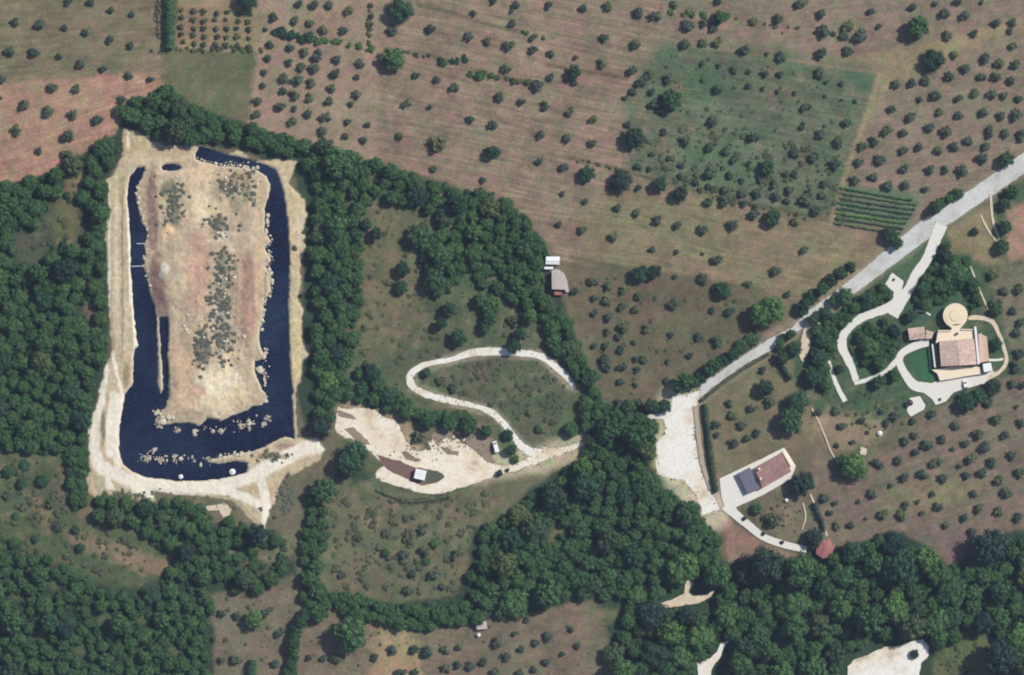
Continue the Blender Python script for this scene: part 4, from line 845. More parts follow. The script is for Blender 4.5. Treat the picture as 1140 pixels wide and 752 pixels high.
WOODS += [('the basin hedgerow', '', [(132,122),(150,112),(178,106),(184,96),(192,97),(200,112),(230,124),(262,138),(300,145),(340,160),(346,186),(338,184),(322,174),(300,168),(276,160),(250,158),(222,160),(200,160),(175,153),(160,145),(140,142)], [], (8, 14), 'leaf', 0),
 ('the long hedgerow', '', [(340,158),(380,165),(430,185),(470,203),(545,216),(580,236),(600,262),(612,290),(605,330),(590,335),(575,300),(560,275),(530,262),(500,250),(475,235),(440,222),(420,218),(404,240),(352,230)], [], (8, 15), 'leaf', 0),
 ('the sheds treeline', '', [(598,325),(613,332),(632,355),(650,395),(668,445),(670,470),(655,495),(648,470),(650,440),(640,415),(620,395),(605,375),(596,350)], [], (7, 13), 'leaf', 0),
 ('the road-end hedge', '', [(345,555),(365,545),(366,600),(352,640),(372,668),(360,690),(335,690),(338,640),(336,600)], [], (7, 13), 'leaf', 0),
 ('the bottom hedge', '', [(365,660),(400,664),(430,676),(470,672),(520,672),(525,692),(470,700),(430,698),(385,685)], [(410,678,4)], (7, 12), 'leaf', 0)]
WNAME = {'the wood at the left edge': 'the left wood', 'the strip left of the basin road': 'the narrow strip', 'the scrub wood below the basin': 'the scrub wood', 'the wood at the bottom left': 'the bottom-left wood', 'the wood in the centre': 'the central wood', 'the big wood at the bottom right': 'the bottom-right wood', 'the trees right of the basin': 'the basin-side strip'}
WOODS += [('the garden slope', '', [(905,365),(945,338),(985,315),(1001,330),(960,346),(935,368),(928,395),(920,440),(903,430)], [], (4.5, 9), 'leaf', 0),
 ('the villa lawn', '', [(1040,290),(1080,285),(1095,338),(1078,344),(1046,336),(1022,345),(1018,330)], [(1068,338,15)], (4.5, 9), 'leaf', 0),
 ('the drive circle', '', [(952,372),(985,350),(1003,375),(996,396),(962,410)], [(968,380,10),(978,366,6)], (4, 7), 'leaf', 0)]
WOODS += [('the meadow thicket', '', [(470,255),(510,262),(520,300),(500,330),(478,330),(466,290)], [], (7, 11), 'leaf', 0),
 ('the upper thicket', '', [(520,268),(560,278),(588,330),(600,345),(590,350),(560,330),(535,320),(524,290)], [(548,310,7)], (7, 12), 'leaf', 0),
 ('the loop-side belt', '', [(385,425),(410,405),(440,432),(470,458),(520,460),(540,472),(534,484),(520,478),(485,470),(455,466),(430,455),(400,448),(384,446)], [], (6.5, 11), 'leaf', 0)]
BANDS = [('the inner slope of the meadow', [(535,335),(545,350),(540,365),(590,352),(580,372),(500,345),(492,360)], 8),
 ('the loop meadow edge', [(475,415),(490,425),(505,432),(575,445),(590,460),(600,478),(615,470)], 5.5),
 ('the lower meadow scrub', [(415,585),(428,595),(440,580),(455,600),(470,590),(485,605),(430,615),(450,625),(475,625),(400,600),(380,640)], 6),
 ('the scrubby left slope', [(10,525),(25,538),(8,552),(18,575),(40,600),(65,585),(58,560),(85,590),(90,610),(48,535),(28,518)], 6.5),
 ('the tall hedge at the bottom left', [(340,684),(335,692),(331,700),(329,708),(328,716),(327,724),(326,732),(325,740),(324,748),(324,756)], 7.5),
 ('the upper roadside hedge', [(780,420),(772,426),(792,410),(803,402),(815,395),(826,386),(838,378),(700,452),(755,430),(762,424),(740,452),(725,452)], 9),
 ('the roadside trees under the bend', [(868,385),(880,372),(872,377),(905,355),(918,348),(928,335)], 7),
 ('the roadside bushes above the bend', [(935,305),(945,298),(926,312),(915,322),(905,330),(895,340)], 7.5),
 ('the roadside bushes under the vines', [(1045,228),(1056,222),(1066,216),(1040,234)], 7.5),
 ('the central meadow edge', [(398,260),(408,250),(420,260)], 8)]
wood_items = []; under = []
wr = np.random.default_rng(77)
allc = [(b[0], b[1], b[2]) for b in BIG]
for nm, L, r0 in BANDS:
    for j, (px, py) in enumerate(L, 1):
        pos = 'first' if j == 1 else 'last' if j == len(L) else ordinal(j)
        r = r0 * wr.uniform(.85, 1.2); allc.append((px, py, r))
        wood_items.append((r + 100, px, py, r, ('leaf_scrub' if 'scrub' in nm or 'loop' in nm else 'leaf_bright') if wr.uniform() < (.6 if 'scrub' in nm or 'loop' in nm else .25) else 'leaf', f"green tree, {pos} along {nm}", f"trees of {nm}"))
for nm, lab, poly, holes, (r0, r1), mat, cap in WOODS:
    P = np.array(poly); lo, hi = P.min(0), P.max(0); placed = []
    cand = wr.uniform(lo, hi, (5000, 2)); sdv = poly_sd(poly, cand[:, 0], cand[:, 1])
    for (px, py), d in zip(cand[sdv > 2], sdv[sdv > 2]):
        r = r0 + (r1 - r0) * wr.uniform() ** 1.9
        if any((px - hx) ** 2 + (py - hy) ** 2 < (hr + r * .5) ** 2 for hx, hy, hr in holes) or blocked(px, py, r * .6): continue
        if any((px - a) ** 2 + (py - b) ** 2 < ((.74 if 'bottom left' in nm or 'scrub' in nm else .64) * (r + c)) ** 2 for a, b, c in allc): continue
        allc.append((px, py, r)); placed.append((px, py, r))
    wn_ = WNAME.get(nm, nm); rws = {}
    for q in placed: rws.setdefault(int((q[1] - lo[1]) / 22), []).append(q)
    for rn, k in enumerate(sorted(rws), 1):
        rw = sorted(rws[k])
        for j, (px, py, r) in enumerate(rw, 1):
            m = str(wr.choice(['leaf_bright', 'leaf_warm', 'leaf_dark', 'leaf'], p=([.22, .06, .20, .52] if 'left edge' in nm else [.44, .16, .14, .26])))
            pos = 'the only one' if len(rw) == 1 else 'leftmost' if j == 1 else 'rightmost' if j == len(rw) else ordinal(j) + ' from left'
            sz = 'broad' if r > 13 else 'middling' if r > 10 else 'slim'
            wood_items.append((r, px, py, r, m, f"{sz} green tree, {pos} in the {ordinal(rn)} row down of {wn_}", f"trees of {wn_}"))
    # what grows between the crowns
    cnt = int(len(placed) * 5); c2 = wr.uniform(lo, hi, (cnt * 3, 2)); sdv = poly_sd(poly, c2[:, 0], c2[:, 1])
    for (px, py) in c2[sdv > 0][:cnt]:
        if any((px - hx) ** 2 + (py - hy) ** 2 < hr ** 2 * .8 for hx, hy, hr in holes): continue
        if not blocked(px, py, 4): under.append((px, py, wr.uniform(1.1, 2.4), wr.uniform(.7, 1.3)))
wood_items.sort(key=lambda a: -a[0])
NB = 300 - len(BIG)
for _, px, py, r, m, lab, grp in wood_items[:NB]:
    hf = wr.uniform(.75, 1.6) * (1.0 if r > 9 else 1.15) * (.5 if 'scrub' in grp and 'wood' not in grp or 'loop meadow' in grp or 'left slope' in grp else 1)
    tree('broadleaf_tree', px, py, r * S, m, lab, 'tree', grp, hf)
joined('woodland', [(a[1], a[2], a[3] * S, wr.uniform(.85, 1.2)) for a in wood_items[NB:] if True], BROAD, 'leaf')
joined('undergrowth', under, BUSH, 'leaf')
print('olives', len(pts), 'woods', len(wood_items), 'under', len(under))

# ---- scrub scattered over meadows
SCRUB = [([(400,225),(600,250),(615,330),(640,400),(600,392),(545,385),(470,400),(440,440),(400,445),(395,300)], 260, (.5,1.9)),
 ([(470,420),(545,398),(600,402),(632,430),(625,480),(600,490),(560,455),(500,436)], 210, (.4,1.6)),
 ([(368,545),(470,560),(555,545),(525,600),(505,660),(370,660)], 240, (.5,2.0)),
 ([(-10,510),(60,515),(90,570),(180,610),(150,655),(60,625),(-10,600)], 150, (.7,2.3)),
 ([(20,215),(100,200),(108,370),(60,310),(15,300)], 55, (.6,1.8)),
 ([(640,300),(850,330),(790,415),(700,445),(650,380)], 60, (.5,1.4)),
 ([(715,150),(800,140),(935,170),(928,240),(830,224),(770,208),(700,186)], 260, (.5,1.7)),
 ([(740,60),(960,85),(950,160),(800,140),(720,110)], 90, (.4,1.2)),
 ([(905,365),(990,315),(1000,410),(1000,440),(920,455)], 120, (.5,1.8)),
 ([(1012,300),(1080,285),(1095,340),(1050,340),(1010,360)], 70, (.5,1.6)),
 ([(930,440),(1000,425),(1060,452),(1000,480),(930,480)], 60, (.4,1.2)),
 ([(340,690),(470,700),(680,690),(680,760),(335,760)], 60, (.4,1.0)),
 ([(230,660),(325,650),(318,760),(240,760)], 40, (.5,1.6)),
 ([(820,560),(900,545),(915,600),(850,595)], 40, (.4,1.2)),
 ([(1040,700),(1140,690),(1140,760),(1040,760)], 60, (.6,1.8)),
 ([(105,545),(320,555),(325,640),(250,640),(160,600)], 60, (.5,1.8))]
sc = []
for poly, n, (a, b) in SCRUB:
    P = np.array(poly); lo, hi = P.min(0), P.max(0); c = wr.uniform(lo, hi, (n * 4, 2)); d = poly_sd(poly, c[:, 0], c[:, 1])
    for px, py in c[d > 0][:n]:
        if not blocked(px, py, 3): sc.append((px, py, a + (b - a) * wr.uniform() ** 2, wr.uniform(.35, .7)))
joined('scrub', sc, BUSH, 'leaf_scrub')
# weeds on the soil heap
wd = []
for cx, cy, rx, ry, n in [(192,225,12,24,26),(258,208,14,12,20),(244,250,12,12,16),(248,300,11,22,30),(244,345,11,22,34),(250,380,11,20,26),(226,388,10,20,30),(282,205,8,20,12),(318,552,8,18,18),(140,552,26,5,16),(305,508,20,5,12)]:
    for _ in range(int(n * 2.6)):
        px, py = cx + rx * wr.normal() * .6, cy + ry * wr.normal() * .6
        wd.append((px, py, wr.uniform(.4, 1.25), .45))
hh = ground_h([p[0] for p in wd], [p[1] for p in wd])
V = []; FF = []; o = 0
for (px, py, r, hf), z in zip(wd, hh):
    v, f = BUSH[trng.integers(len(BUSH))]; x, y = W(px, py)
    V.append(v * r * np.array([1, 1, hf]) + (x, y, z)); FF.append(np.where(f < 0, -1, f + o)); o += len(v)
struct(link('weeds', mesh_mixed('weeds', np.concatenate(V), np.concatenate(FF), M['weed'])), 'stuff')

# grass creeping in over the edges of gravel and tracks
TUFT = [crown_arrays(600 + k, 1.0, 0.0, 0.8, 3, 26, 0.5, .6, (.35, .55)) for k in range(4)]
ed = [q for e in EDGES for q in e]
yw = [(496 + 22 * wr.normal(), 491 + 7 * wr.normal()) for _ in range(160)] + [(452 + 16 * wr.normal(), 506 + 4 * wr.normal()) for _ in range(40)]
ED2 = [(q[0], q[1], wr.uniform(.15, .6), .5) for q in yw]
joined('verge_grass', ED2 + [(q[0] + wr.normal() * 1.5, q[1] + wr.normal() * 1.5, wr.uniform(.10, .40), wr.uniform(.4, .8)) for q in ed for _ in range(2) if wr.uniform() < .42], TUFT, 'leaf_scrub')

# ---- hedges, one thing each
def hedge(pts_, width, height, mat, label, name='hedge', rag=.6, dens=9.0):
    """width and height in metres"""
    P = catmull(pts_, 8) if len(pts_) > 2 else resample(pts_, 2, False)
    if rag > .3: P = P + .9 * np.stack([fbm(P[:, 0], P[:, 1], 5, 61, 2), fbm(P[:, 0], P[:, 1], 5, 62, 2)], -1)
    Wd = np.array([W(*q) for q in P]); seg = np.linalg.norm(np.diff(Wd, axis=0), axis=1); L = seg.sum(); cum = np.concatenate([[0], np.cumsum(seg)])
    n = int(L * dens * (width + height) / 2); rng = np.random.default_rng(int(L * 10))
    s = rng.uniform(0, L, n); x = np.interp(s, cum, Wd[:, 0]); y = np.interp(s, cum, Wd[:, 1])
    tx = np.gradient(Wd, axis=0); tx /= np.linalg.norm(tx, axis=1)[:, None]; nx = np.interp(s, cum, -tx[:, 1]); ny = np.interp(s, cum, tx[:, 0])
    a = rng.uniform(0, math.pi, n); bul = 1 + rag * fbm(s + pts_[0][0], s * 0, 4.0, 77, 2)
    off = np.cos(a) * width / 2 * bul; z = np.sqrt(np.sin(a)) * height * bul
    p = np.stack([x + nx * off, y + ny * off, z], -1); nr = np.stack([nx * np.cos(a), ny * np.cos(a), np.sin(a)], -1) + rng.normal(scale=.4, size=(n, 3))
    v, f = leaf_quads(p, nr, np.full(n, .6), rng)
    m = len(Wd); c = []                                   # dense inside
    for i in range(m):
        for oo, zz in ((-.38, .1), (-.3, .75), (.3, .75), (.38, .1)): c.append((Wd[i, 0] - tx[i, 1] * oo * width, Wd[i, 1] + tx[i, 0] * oo * width, zz * height))
    q = [(4 * i + k, 4 * i + k + 1, 4 * i + k + 5, 4 * i + k + 4) for i in range(m - 1) for k in range(3)] + [(0, 1, 2, 3), (4 * m - 4, 4 * m - 1, 4 * m - 2, 4 * m - 3)]
    vv = np.concatenate([np.array(c), v]); ff = np.concatenate([np.array(q), f + len(c)])
    o = link(name, mesh_mixed(name, vv, ff, M[mat])); return tag(o, label, 'hedge')
hedge([(189,-6),(190,20),(189,54)], 4.6, 4.5, 'leaf', 'tall dark green hedge running down from the top edge')
def bushy(line, r0, r1, mat, label, step=5.0, jit=2.0):
    P = resample(line, step, False)
    it = [(p[0] + wr.normal() * jit, p[1] + wr.normal() * jit * .7, r0 + (r1 - r0) * wr.uniform() ** 1.5, wr.uniform(.6, 1.1)) for p in P if wr.uniform() < .85]
    o = joined('hedge', it, BUSH, mat); del o['kind']; return tag(o, label, 'hedge')
bushy([(298,34),(318,38),(345,43)], 1.2, 2.8, 'leaf', 'ragged bush row at the upper left of the dense orchard', 3.5)
bushy([(350,44),(372,47),(412,54)], .9, 2.3, 'leaf_bright', 'ragged bush row at the upper right of the dense orchard', 3.5)
bushy([(410,6),(412,28),(411,50)], .8, 1.8, 'leaf_scrub', 'thin upright bush row at the right of the dense orchard', 4)
bushy([(198,55),(225,56),(252,53),(290,57)], .8, 1.7, 'leaf_scrub', 'low scrubby bush row below the square plot', 4)
bushy([(436,56),(456,59),(480,65)], .6, 1.3, 'leaf_scrub', 'thin bush row on the upper bank right of the round green tree', 5)
bushy([(488,69),(505,68),(520,63)], 1.0, 2.2, 'leaf', 'short bushy hedge on the upper bank, left part', 3)
bushy([(518,85),(536,82),(552,84)], 1.2, 2.6, 'leaf', 'short bushy hedge on the upper bank, middle part', 3)
bushy([(558,85),(578,91),(604,96)], .9, 2.2, 'leaf_scrub', 'short bushy hedge on the upper bank, right part', 3.5)
bushy([(578,37),(588,39),(600,43)], .6, 1.4, 'leaf_bright', 'bright weedy tuft row at the end of the top bank', 4)
bushy([(745,14),(775,16),(815,20),(830,24)], .8, 1.9, 'leaf_bright', 'bright bush row above the green field', 6, 2.5)
bushy([(850,28),(905,32),(935,38)], .7, 1.6, 'leaf_scrub', 'thin bush row above the right end of the green field', 7, 3)
bushy([(640,178),(670,184),(700,193)], .5, 1.2, 'leaf_scrub', 'weedy strip along the bank left of the green field', 5, 1.2)
bushy([(780,214),(830,228),(900,243)], .6, 1.7, 'leaf_scrub', 'weedy strip along the bank below the green field', 5, 2)
hedge([(784,450),(788,480),(792,515),(797,548)], 2.6, 2.2, 'leaf_dark', 'long clipped hedge along the right side of the gravel yard', rag=.2)
hedge([(781,446),(800,430),(830,409),(856,394)], 1.8, 1.8, 'leaf_scrub', 'low hedge below the road beside the fenced orchard', rag=.2)
hedge([(866,400),(873,412),(880,423)], 2.4, 2.2, 'leaf_dark', 'short clipped hedge slanting away from the road', rag=.2)
hedge([(419,545),(440,554),(462,558),(500,553)], 2.4, .9, 'leaf_scrub', 'low hedge along the lower rim of the pale lot')
hedge([(906,560),(914,580),(918,592)], 2.0, 1.8, 'leaf_dark', 'dark hedge beside the thin path above the red roof')
hedge([(281,735),(280,745),(279,758)], 4.5, 3.5, 'leaf', 'broad hedge at the bottom of the bottom left paddock')
for k in range(8):
    u0 = 936 - 1.0 * k; v0 = 209 + 5.6 * k; u1 = 1024 - 3.0 * k; v1 = v0 + 14 - .4 * k
    if k < 2: u1 = 1015 + 6 * k
    hedge([(u0, v0), ((u0 + u1) / 2, (v0 + v1) / 2 + .6), (u1, v1)], 1.15, 1.0, ('leaf_bright', 'leaf_olive', 'leaf_scrub', 'leaf_bright', 'leaf_olive', 'leaf_bright', 'leaf_scrub', 'leaf_olive')[k], f"{ordinal(k + 1)} row of vines down from the top of the small vineyard" , 'vine_row', .75, 5.0)
    bpy.context.scene.collection.objects[-1]['category'] = 'vine row'
    bpy.context.scene.collection.objects[-1]['group'] = 'vine rows in the small vineyard'

# ------------------------------------------------------------------ boulders and heaps
def rock_mesh(seed, mat):
    rng = random.Random(seed); bm = bmesh.new(); bmesh.ops.create_icosphere(bm, subdivisions=2, radius=1.0)
    for v in bm.verts: v.co *= 1 + rng.uniform(-.2, .22)
    for v in bm.verts: v.co.z *= .7
    return bm_mesh('boulder', bm, M[mat])
ROCK = [rock_mesh(k, 'rock') for k in range(6)]
def rocks(L, label, group, order=1):
    hs = ground_h([p[0] for p in L], [p[1] for p in L])
    rk = {i: k for k, i in enumerate(sorted(range(len(L)), key=lambda i: L[i][order]), 1)}
    for i, ((px, py, r), h) in enumerate(zip(L, hs)):
        x, y = W(px, py)
        o = link('boulder', ROCK[trng.integers(6)], None, (x, y, max(h, WL) + r * .25), trng.uniform(0, 6.28), (r * trng.uniform(.8, 1.3), r * trng.uniform(.8, 1.2), r * trng.uniform(.7, 1.1)))
        tag(o, f"{label}, {ordinal(rk[i])} from {'the left' if order == 0 else 'the top'}", 'boulder', group)
def row(pts_, step, jit, r0, r1):
    P = resample(pts_, step, False); return [(p[0] + wr.normal() * jit, p[1] + wr.normal() * jit, .55 * r0 + (1.05 * r1 - .55 * r0) * wr.uniform() ** 1.7) for p in P]
rocks(row([(155,206),(153,222),(156,235),(160,248),(165,260),(162,272),(163,282),(161,296),(165,308),(168,322)], 3.2, 1.0, .45, .85), 'pale boulder on the left shore of the soil heap', 'boulders on the left shore of the soil heap')
rocks(row([(221,177),(243,183),(267,185),(285,188)], 2.8, .9, .45, .9), 'pale boulder on the top shore of the soil heap', 'boulders on the top shore of the soil heap', 0)
rocks(row([(298,240),(297,260),(303,268),(297,277),(303,290),(298,298),(303,308),(303,324),(296,334),(293,352),(290,370)], 3.0, .9, .45, .9), 'pale boulder on the right shore of the soil heap', 'boulders on the right shore of the soil heap')
rocks(row([(293,388),(296,395),(294,402)], 2.2, 1.2, .5, 1.0) + row([(287,410),(293,416),(295,425),(293,430)], 1.9, 1.0, .6, 1.2) + row([(296,440),(297,446),(293,450)], 2.2, 1.2, .5, 1.0), 'pale boulder clustered at the lower right shore', 'boulders at the lower right shore')
rocks(row([(175,456),(178,466),(180,470),(186,466),(190,463)], 2.0, 1.5, .45, 1.1), 'pale boulder clustered at the lower left corner', 'boulders at the lower left corner')
rocks(row([(246,509),(258,507),(268,505),(280,504)], 2.0, 1.4, .45, 1.0), 'pale boulder on the spur in the water', 'boulders on the spur in the water', 0)
hp = []
for cx, cy, rx, ry, n in [(248,262,9,8,9),(250,300,9,18,14),(246,340,9,20,16),(252,378,9,14,12),(236,392,8,12,8),(192,232,6,18,8),(256,208,8,6,6),(208,360,5,10,6)]:
    for _ in range(int(n * 1.3)): hp.append((cx + rx * wr.normal() * .75, cy + ry * wr.normal() * .75, .3 + 1.0 * wr.uniform() ** 2.2))
V = []; FF = []; o = 0; hs = ground_h([p[0] for p in hp], [p[1] for p in hp])
for (px, py, r), h in zip(hp, hs):                      # rubble too broken to count
    me_ = ROCK[trng.integers(6)]; v = np.array([q.co[:] for q in me_.vertices]); f = np.array([q.vertices[:] for q in me_.polygons]); x, y = W(px, py)
    V.append(v * r * wr.uniform(.6, 1.4, 3) * .7 + (x, y, h - .05 * r)); FF.append(f + o); o += len(v)
struct(link('rubble', mesh_np('rubble', np.concatenate(V), np.concatenate(FF), M['rock'])), 'stuff')
rocks([(889.5,391,1.0),(906,369,.8),(911,361,.8),(893,401,.8),(900,372,.9)], 'pale boulder on the earth heap under the road bend', 'boulders on the earth heap')
rocks([(497,478,.7),(505,487,.8),(489,500,.8),(492,504,.6),(510,482,.8),(516,490,.7)], 'pale boulder on the rubble above the pale lot', 'boulders on the rubble')
rocks([(648,632,1.0),(652,634,.8),(661,633,1.1),(646,638,.7)], 'white rock gleaming in a gap of the central wood', 'white rocks in the central wood')

def heap(px, py, rx, ry, h, mat, label, seed, rot=0.0):
    """a low mound of broken stone: many fragments spilled over one another, one mesh"""
    rng = np.random.default_rng(seed); x, y = W(px, py); base = max(ground_h([px], [py])[0], WL) - .15
    V = []; FF = []; o = 0
    for k in range(int(10 + rx * ry * .7)):
        me_ = ROCK[rng.integers(6)]; v = np.array([q.co[:] for q in me_.vertices]); f = np.array([q.vertices[:] for q in me_.polygons])
        a = rng.uniform(0, 6.28); t = math.sqrt(rng.uniform()); r = rng.uniform(.22, .75) * (1.15 - .6 * t) * min(1, ry / 2.5 + .3)
        c = np.array([rx * S * t * math.cos(a), ry * S * t * math.sin(a), h * (1 - t) * .7])
        V.append(v * r * rng.uniform(.7, 1.3, 3) + c); FF.append(f + o); o += len(v)
    o_ = link('rubble_heap', mesh_np('rubble_heap', np.concatenate(V), np.concatenate(FF), M[mat]), None, (x, y, base), rot)
    return tag(o_, label, 'heap')
for q in [(196.5,479,5,4,.9,'rubble','greenish round heap standing in the water, leftmost under the soil heap'),
 (217.5,482,4.5,4,.9,'rock','white ringed heap standing in the water under the soil heap'),(237,481,3,3,.8,'rubble','small green heap in the water, left of a pale twin'),
 (246,480,4,3,.8,'rock','small pale heap in the water, right of the green one'),(268,474,4,4,.9,'rubble','grey heap in the water left of the white spur'),
 (277,473,4,8,1.1,'rock','tall white spur of rubble jutting into the water'),(298,466,5,4,1.0,'rubble','tan heap in the water near the lower right corner'),(293.5,473,3,3,.7,'rock','white heap just below the tan one in the water'),
 (178,470,6,8,1.0,'rubble','tan heap at the lower left corner of the soil heap'),(163,511,7,4,.7,'rubble','grey sunken heap in the lower left of the water'),(170,502,8,1.6,.6,'rock','thin pale streak of debris in the lower left of the water'),
 (178.5,512,5.5,3,.8,'rubble','tan sunken heap right of the grey one'),(194,508,4,2,.7,'rock','white speckled debris in the lower water, left half'),(201,511,3,2,.7,'rock','white speckled debris in the lower water, right half'),
 (223,518,2,2,.7,'rock','tiny white heap in the lower water near the spur')]:
    heap(q[0], q[1], q[2], q[3], q[4], q[5], q[6], int(q[0] * 7), 0.5 if 'streak' in q[6] else 0)
V = []; FF = []; o = 0
for (cx, cy, rx, ry, n) in [(172,508,20,6,26),(205,512,22,5,26),(240,511,16,3,16),(176,462,6,10,10),(270,472,16,8,14),(235,478,30,4,12),(296,405,3,22,18),(300,300,2,40,20),(255,181,30,2,14)]:
    for _ in range(n):
        px, py = cx + rx * wr.normal() * .6, cy + ry * wr.normal() * .6; r = wr.uniform(.12, .42); x, y = W(px, py)
        me_ = ROCK[trng.integers(6)]; v = np.array([q.co[:] for q in me_.vertices]); f = np.array([q.vertices[:] for q in me_.polygons])
        V.append(v * r * wr.uniform(.6, 1.5, 3) + (x, y, max(ground_h([px], [py])[0], WL) + .03)); FF.append(f + o); o += len(v)
struct(link('debris', mesh_np('debris', np.concatenate(V), np.concatenate(FF), M['rock'])), 'stuff')

# ------------------------------------------------------------------ buildings
def wall_frame(p0, p1):
    a = Vector((*W(*p0), 0)); b = Vector((*W(*p1), 0)); return a, b
def windows_on(root, p0, p1, n, z0, z1, w, kind='window'):
    """windows set a little proud in the wall between two map points, facing right of the direction"""
    a, b = wall_frame(p0, p1); d = (b - a); L = d.length; d.normalize(); nrm = Vector((d.y, -d.x, 0)); loc = root.location
    for i in range(n):
        c = a + d * L * (i + .5) / n
        bm = bmesh.new(); m = Matrix.Translation(c - loc) @ Matrix(((d.x, nrm.x, 0, 0), (d.y, nrm.y, 0, 0), (0, 0, 1, 0), (0, 0, 0, 1)))
        for bx in ((-w / 2 - .08, -.02, z0 - .08, -w / 2, .07, z1 + .08), (w / 2, -.02, z0 - .08, w / 2 + .08, .07, z1 + .08), (-w / 2, -.02, z1, w / 2, .07, z1 + .08), (-w / 2, -.02, z0 - .08, w / 2, .09, z0)):
            add_box(bm, *bx, m=m)
        o = link(kind, bm_mesh(kind, bm, M['wood']), root)
        bm = bmesh.new(); add_box(bm, -w / 2, -.02, z0, w / 2, .03, z1, m=m)
        link('pane', bm_mesh('pane', bm, M['glass']), o)
def rel(root, pts_): return [(W(*p)[0] - root.location.x, W(*p)[1] - root.location.y) for p in pts_]
def prism_part(root, name, pts_, z0, z1, mat, label=None):
    bm = bmesh.new(); add_prism(bm, rel(root, pts_), z0, z1)
    o = link(name, bm_mesh(name, bm, M[mat]), root)
    if label: o['label'] = label
    return o
def gable(root, name, q, ridge, ze, zr, mat, over=0.0, thick=.18):
    """q: four eave corners (map units), the ridge joins the midpoints of edges 0-1 and 2-3 (ridge=0) or 1-2 and 3-0 (ridge=1)"""
    P = [Vector((*p, ze)) for p in rel(root, q)]; 
    if ridge: P = P[1:] + P[:1]
    m0 = (P[0] + P[1]) / 2; m1 = (P[2] + P[3]) / 2; m0.z = m1.z = zr
    bm = bmesh.new()
    def slab(a, b, c, d):
        up = [bm.verts.new(v) for v in (a, b, c, d)]; dn = [bm.verts.new(v - Vector((0, 0, thick))) for v in (a, b, c, d)]
        bm.faces.new(up); bm.faces.new(dn[::-1])
        for i in range(4): bm.faces.new((up[i], dn[i], dn[(i + 1) % 4], up[(i + 1) % 4]))
    e = Vector((0, 0, 0.004))
    slab(P[0], m0, m1, P[3]); slab(m0 + e, P[1] + e, P[2] + e, m1 + e)
    r = link(name, bm_mesh(name, bm, M[mat]), root)
    bm = bmesh.new(); d = (m1 - m0).normalized(); n = int((m1 - m0).length / .45); s = Vector((-d.y, d.x, 0))
    for i in range(n):                                     # ridge caps
        c = m0 + d * (i + .5) * (m1 - m0).length / n
        vs = [bm.verts.new(c + d * k * .24 + s * t * .2 + Vector((0, 0, .10 * (1 - abs(t)) + .02))) for k in (-1, 1) for t in (-1, 0, 1)]
        bm.faces.new((vs[0], vs[1], vs[4], vs[3])); bm.faces.new((vs[1], vs[2], vs[5], vs[4]))
    rc = link('ridge_cap', bm_mesh('ridge_cap', bm, M[mat]), r); rc['kind'] = 'stuff'
    return r, m0, m1
def gable_walls(root, q, ridge, ze, zr, mat, inset=.35):
    c = np.mean(q, axis=0); q2 = [tuple(np.array(p) + (c - np.array(p)) / np.linalg.norm(c - np.array(p)) * inset / S) for p in q]
    P = [Vector((*p, 0)) for p in rel(root, q2)]
    if ridge: P = P[1:] + P[:1]
    bm = bmesh.new(); lo = [bm.verts.new(p) for p in P]; hi = [bm.verts.new(p + Vector((0, 0, ze - .22))) for p in P]
    m0 = bm.verts.new((P[0] + P[1]) / 2 + Vector((0, 0, zr - .22))); m1 = bm.verts.new((P[2] + P[3]) / 2 + Vector((0, 0, zr - .22)))
    bm.faces.new((lo[0], lo[1], hi[1], m0, hi[0])); bm.faces.new((lo[1], lo[2], hi[2], hi[1])); bm.faces.new((lo[2], lo[3], hi[3], m1, hi[2])); bm.faces.new((lo[3], lo[0], hi[0], hi[3]))
    link('wall', bm_mesh('wall', bm, M[mat]), root); return q2

# --- the villa
vx, vy = W(1065, 392); V_ = empty('villa', (vx, vy, 0)); tag(V_, 'large villa with tan tiled roof, cream terraces and a round terrace on its north', 'house')
ROOF = [(1044.5,380.5),(1083,377),(1087.5,406),(1046.5,408)]
qw = gable_walls(V_, ROOF, 0, 4.6, 5.9, 'wall')
gable(V_, 'roof', ROOF, 0, 4.6, 5.9, 'tile_tan')
windows_on(V_, qw[3], qw[0], 3, 1.0, 2.4, 1.1); windows_on(V_, qw[2], qw[3], 4, 1.3, 2.8, 1.2); windows_on(V_, qw[1], qw[2], 3, 1.0, 2.4, 1.1)
prism_part(V_, 'north_terrace', [(1041,382.5),(1043.5,368.5),(1058,367.8),(1059,365),(1068,364.6),(1069,367),(1082,366.5),(1083,377),(1044.5,380.4)], 0, 3.9, 'cream')
bm = bmesh.new(); pr = rel(V_, [(1043.5,368.5),(1058,367.8)]) + rel(V_, [(1069,367),(1082,366.5)])
for a, b in ((pr[0], pr[1]), (pr[2], pr[3])):
    add_box(bm, a[0], min(a[1], b[1]) - .3, 3.9, b[0], max(a[1], b[1]) - .02, 4.6)
link('parapet', bm_mesh('parapet', bm, M['cream']), V_)
gc = rel(V_, [(1062.7, 351.5)])[0]
bm = bmesh.new(); add_cyl(bm, gc[0], gc[1], 0, 3.3, 5.0, 5.0, 24); add_cyl(bm, gc[0], gc[1], 3.3, 3.55, 5.5, 5.5, 24)
link('round_terrace', bm_mesh('round_terrace', bm, M['cream']), V_)['label'] = 'round cream terrace joined to the house by a short neck'
bm = bmesh.new(); add_cyl(bm, gc[0], gc[1], 3.55, 3.75, 4.6, 4.5, 24); add_cyl(bm, gc[0], gc[1], 3.75, 4.0, 2.6, 2.5, 20)
M['ochre'] = mat_simple('ochre_paving', alb(236, 218, 184), 0.12, 1.2, 0.8)
link('paving', bm_mesh('paving', bm, M['ochre']), V_)
bm = bmesh.new()
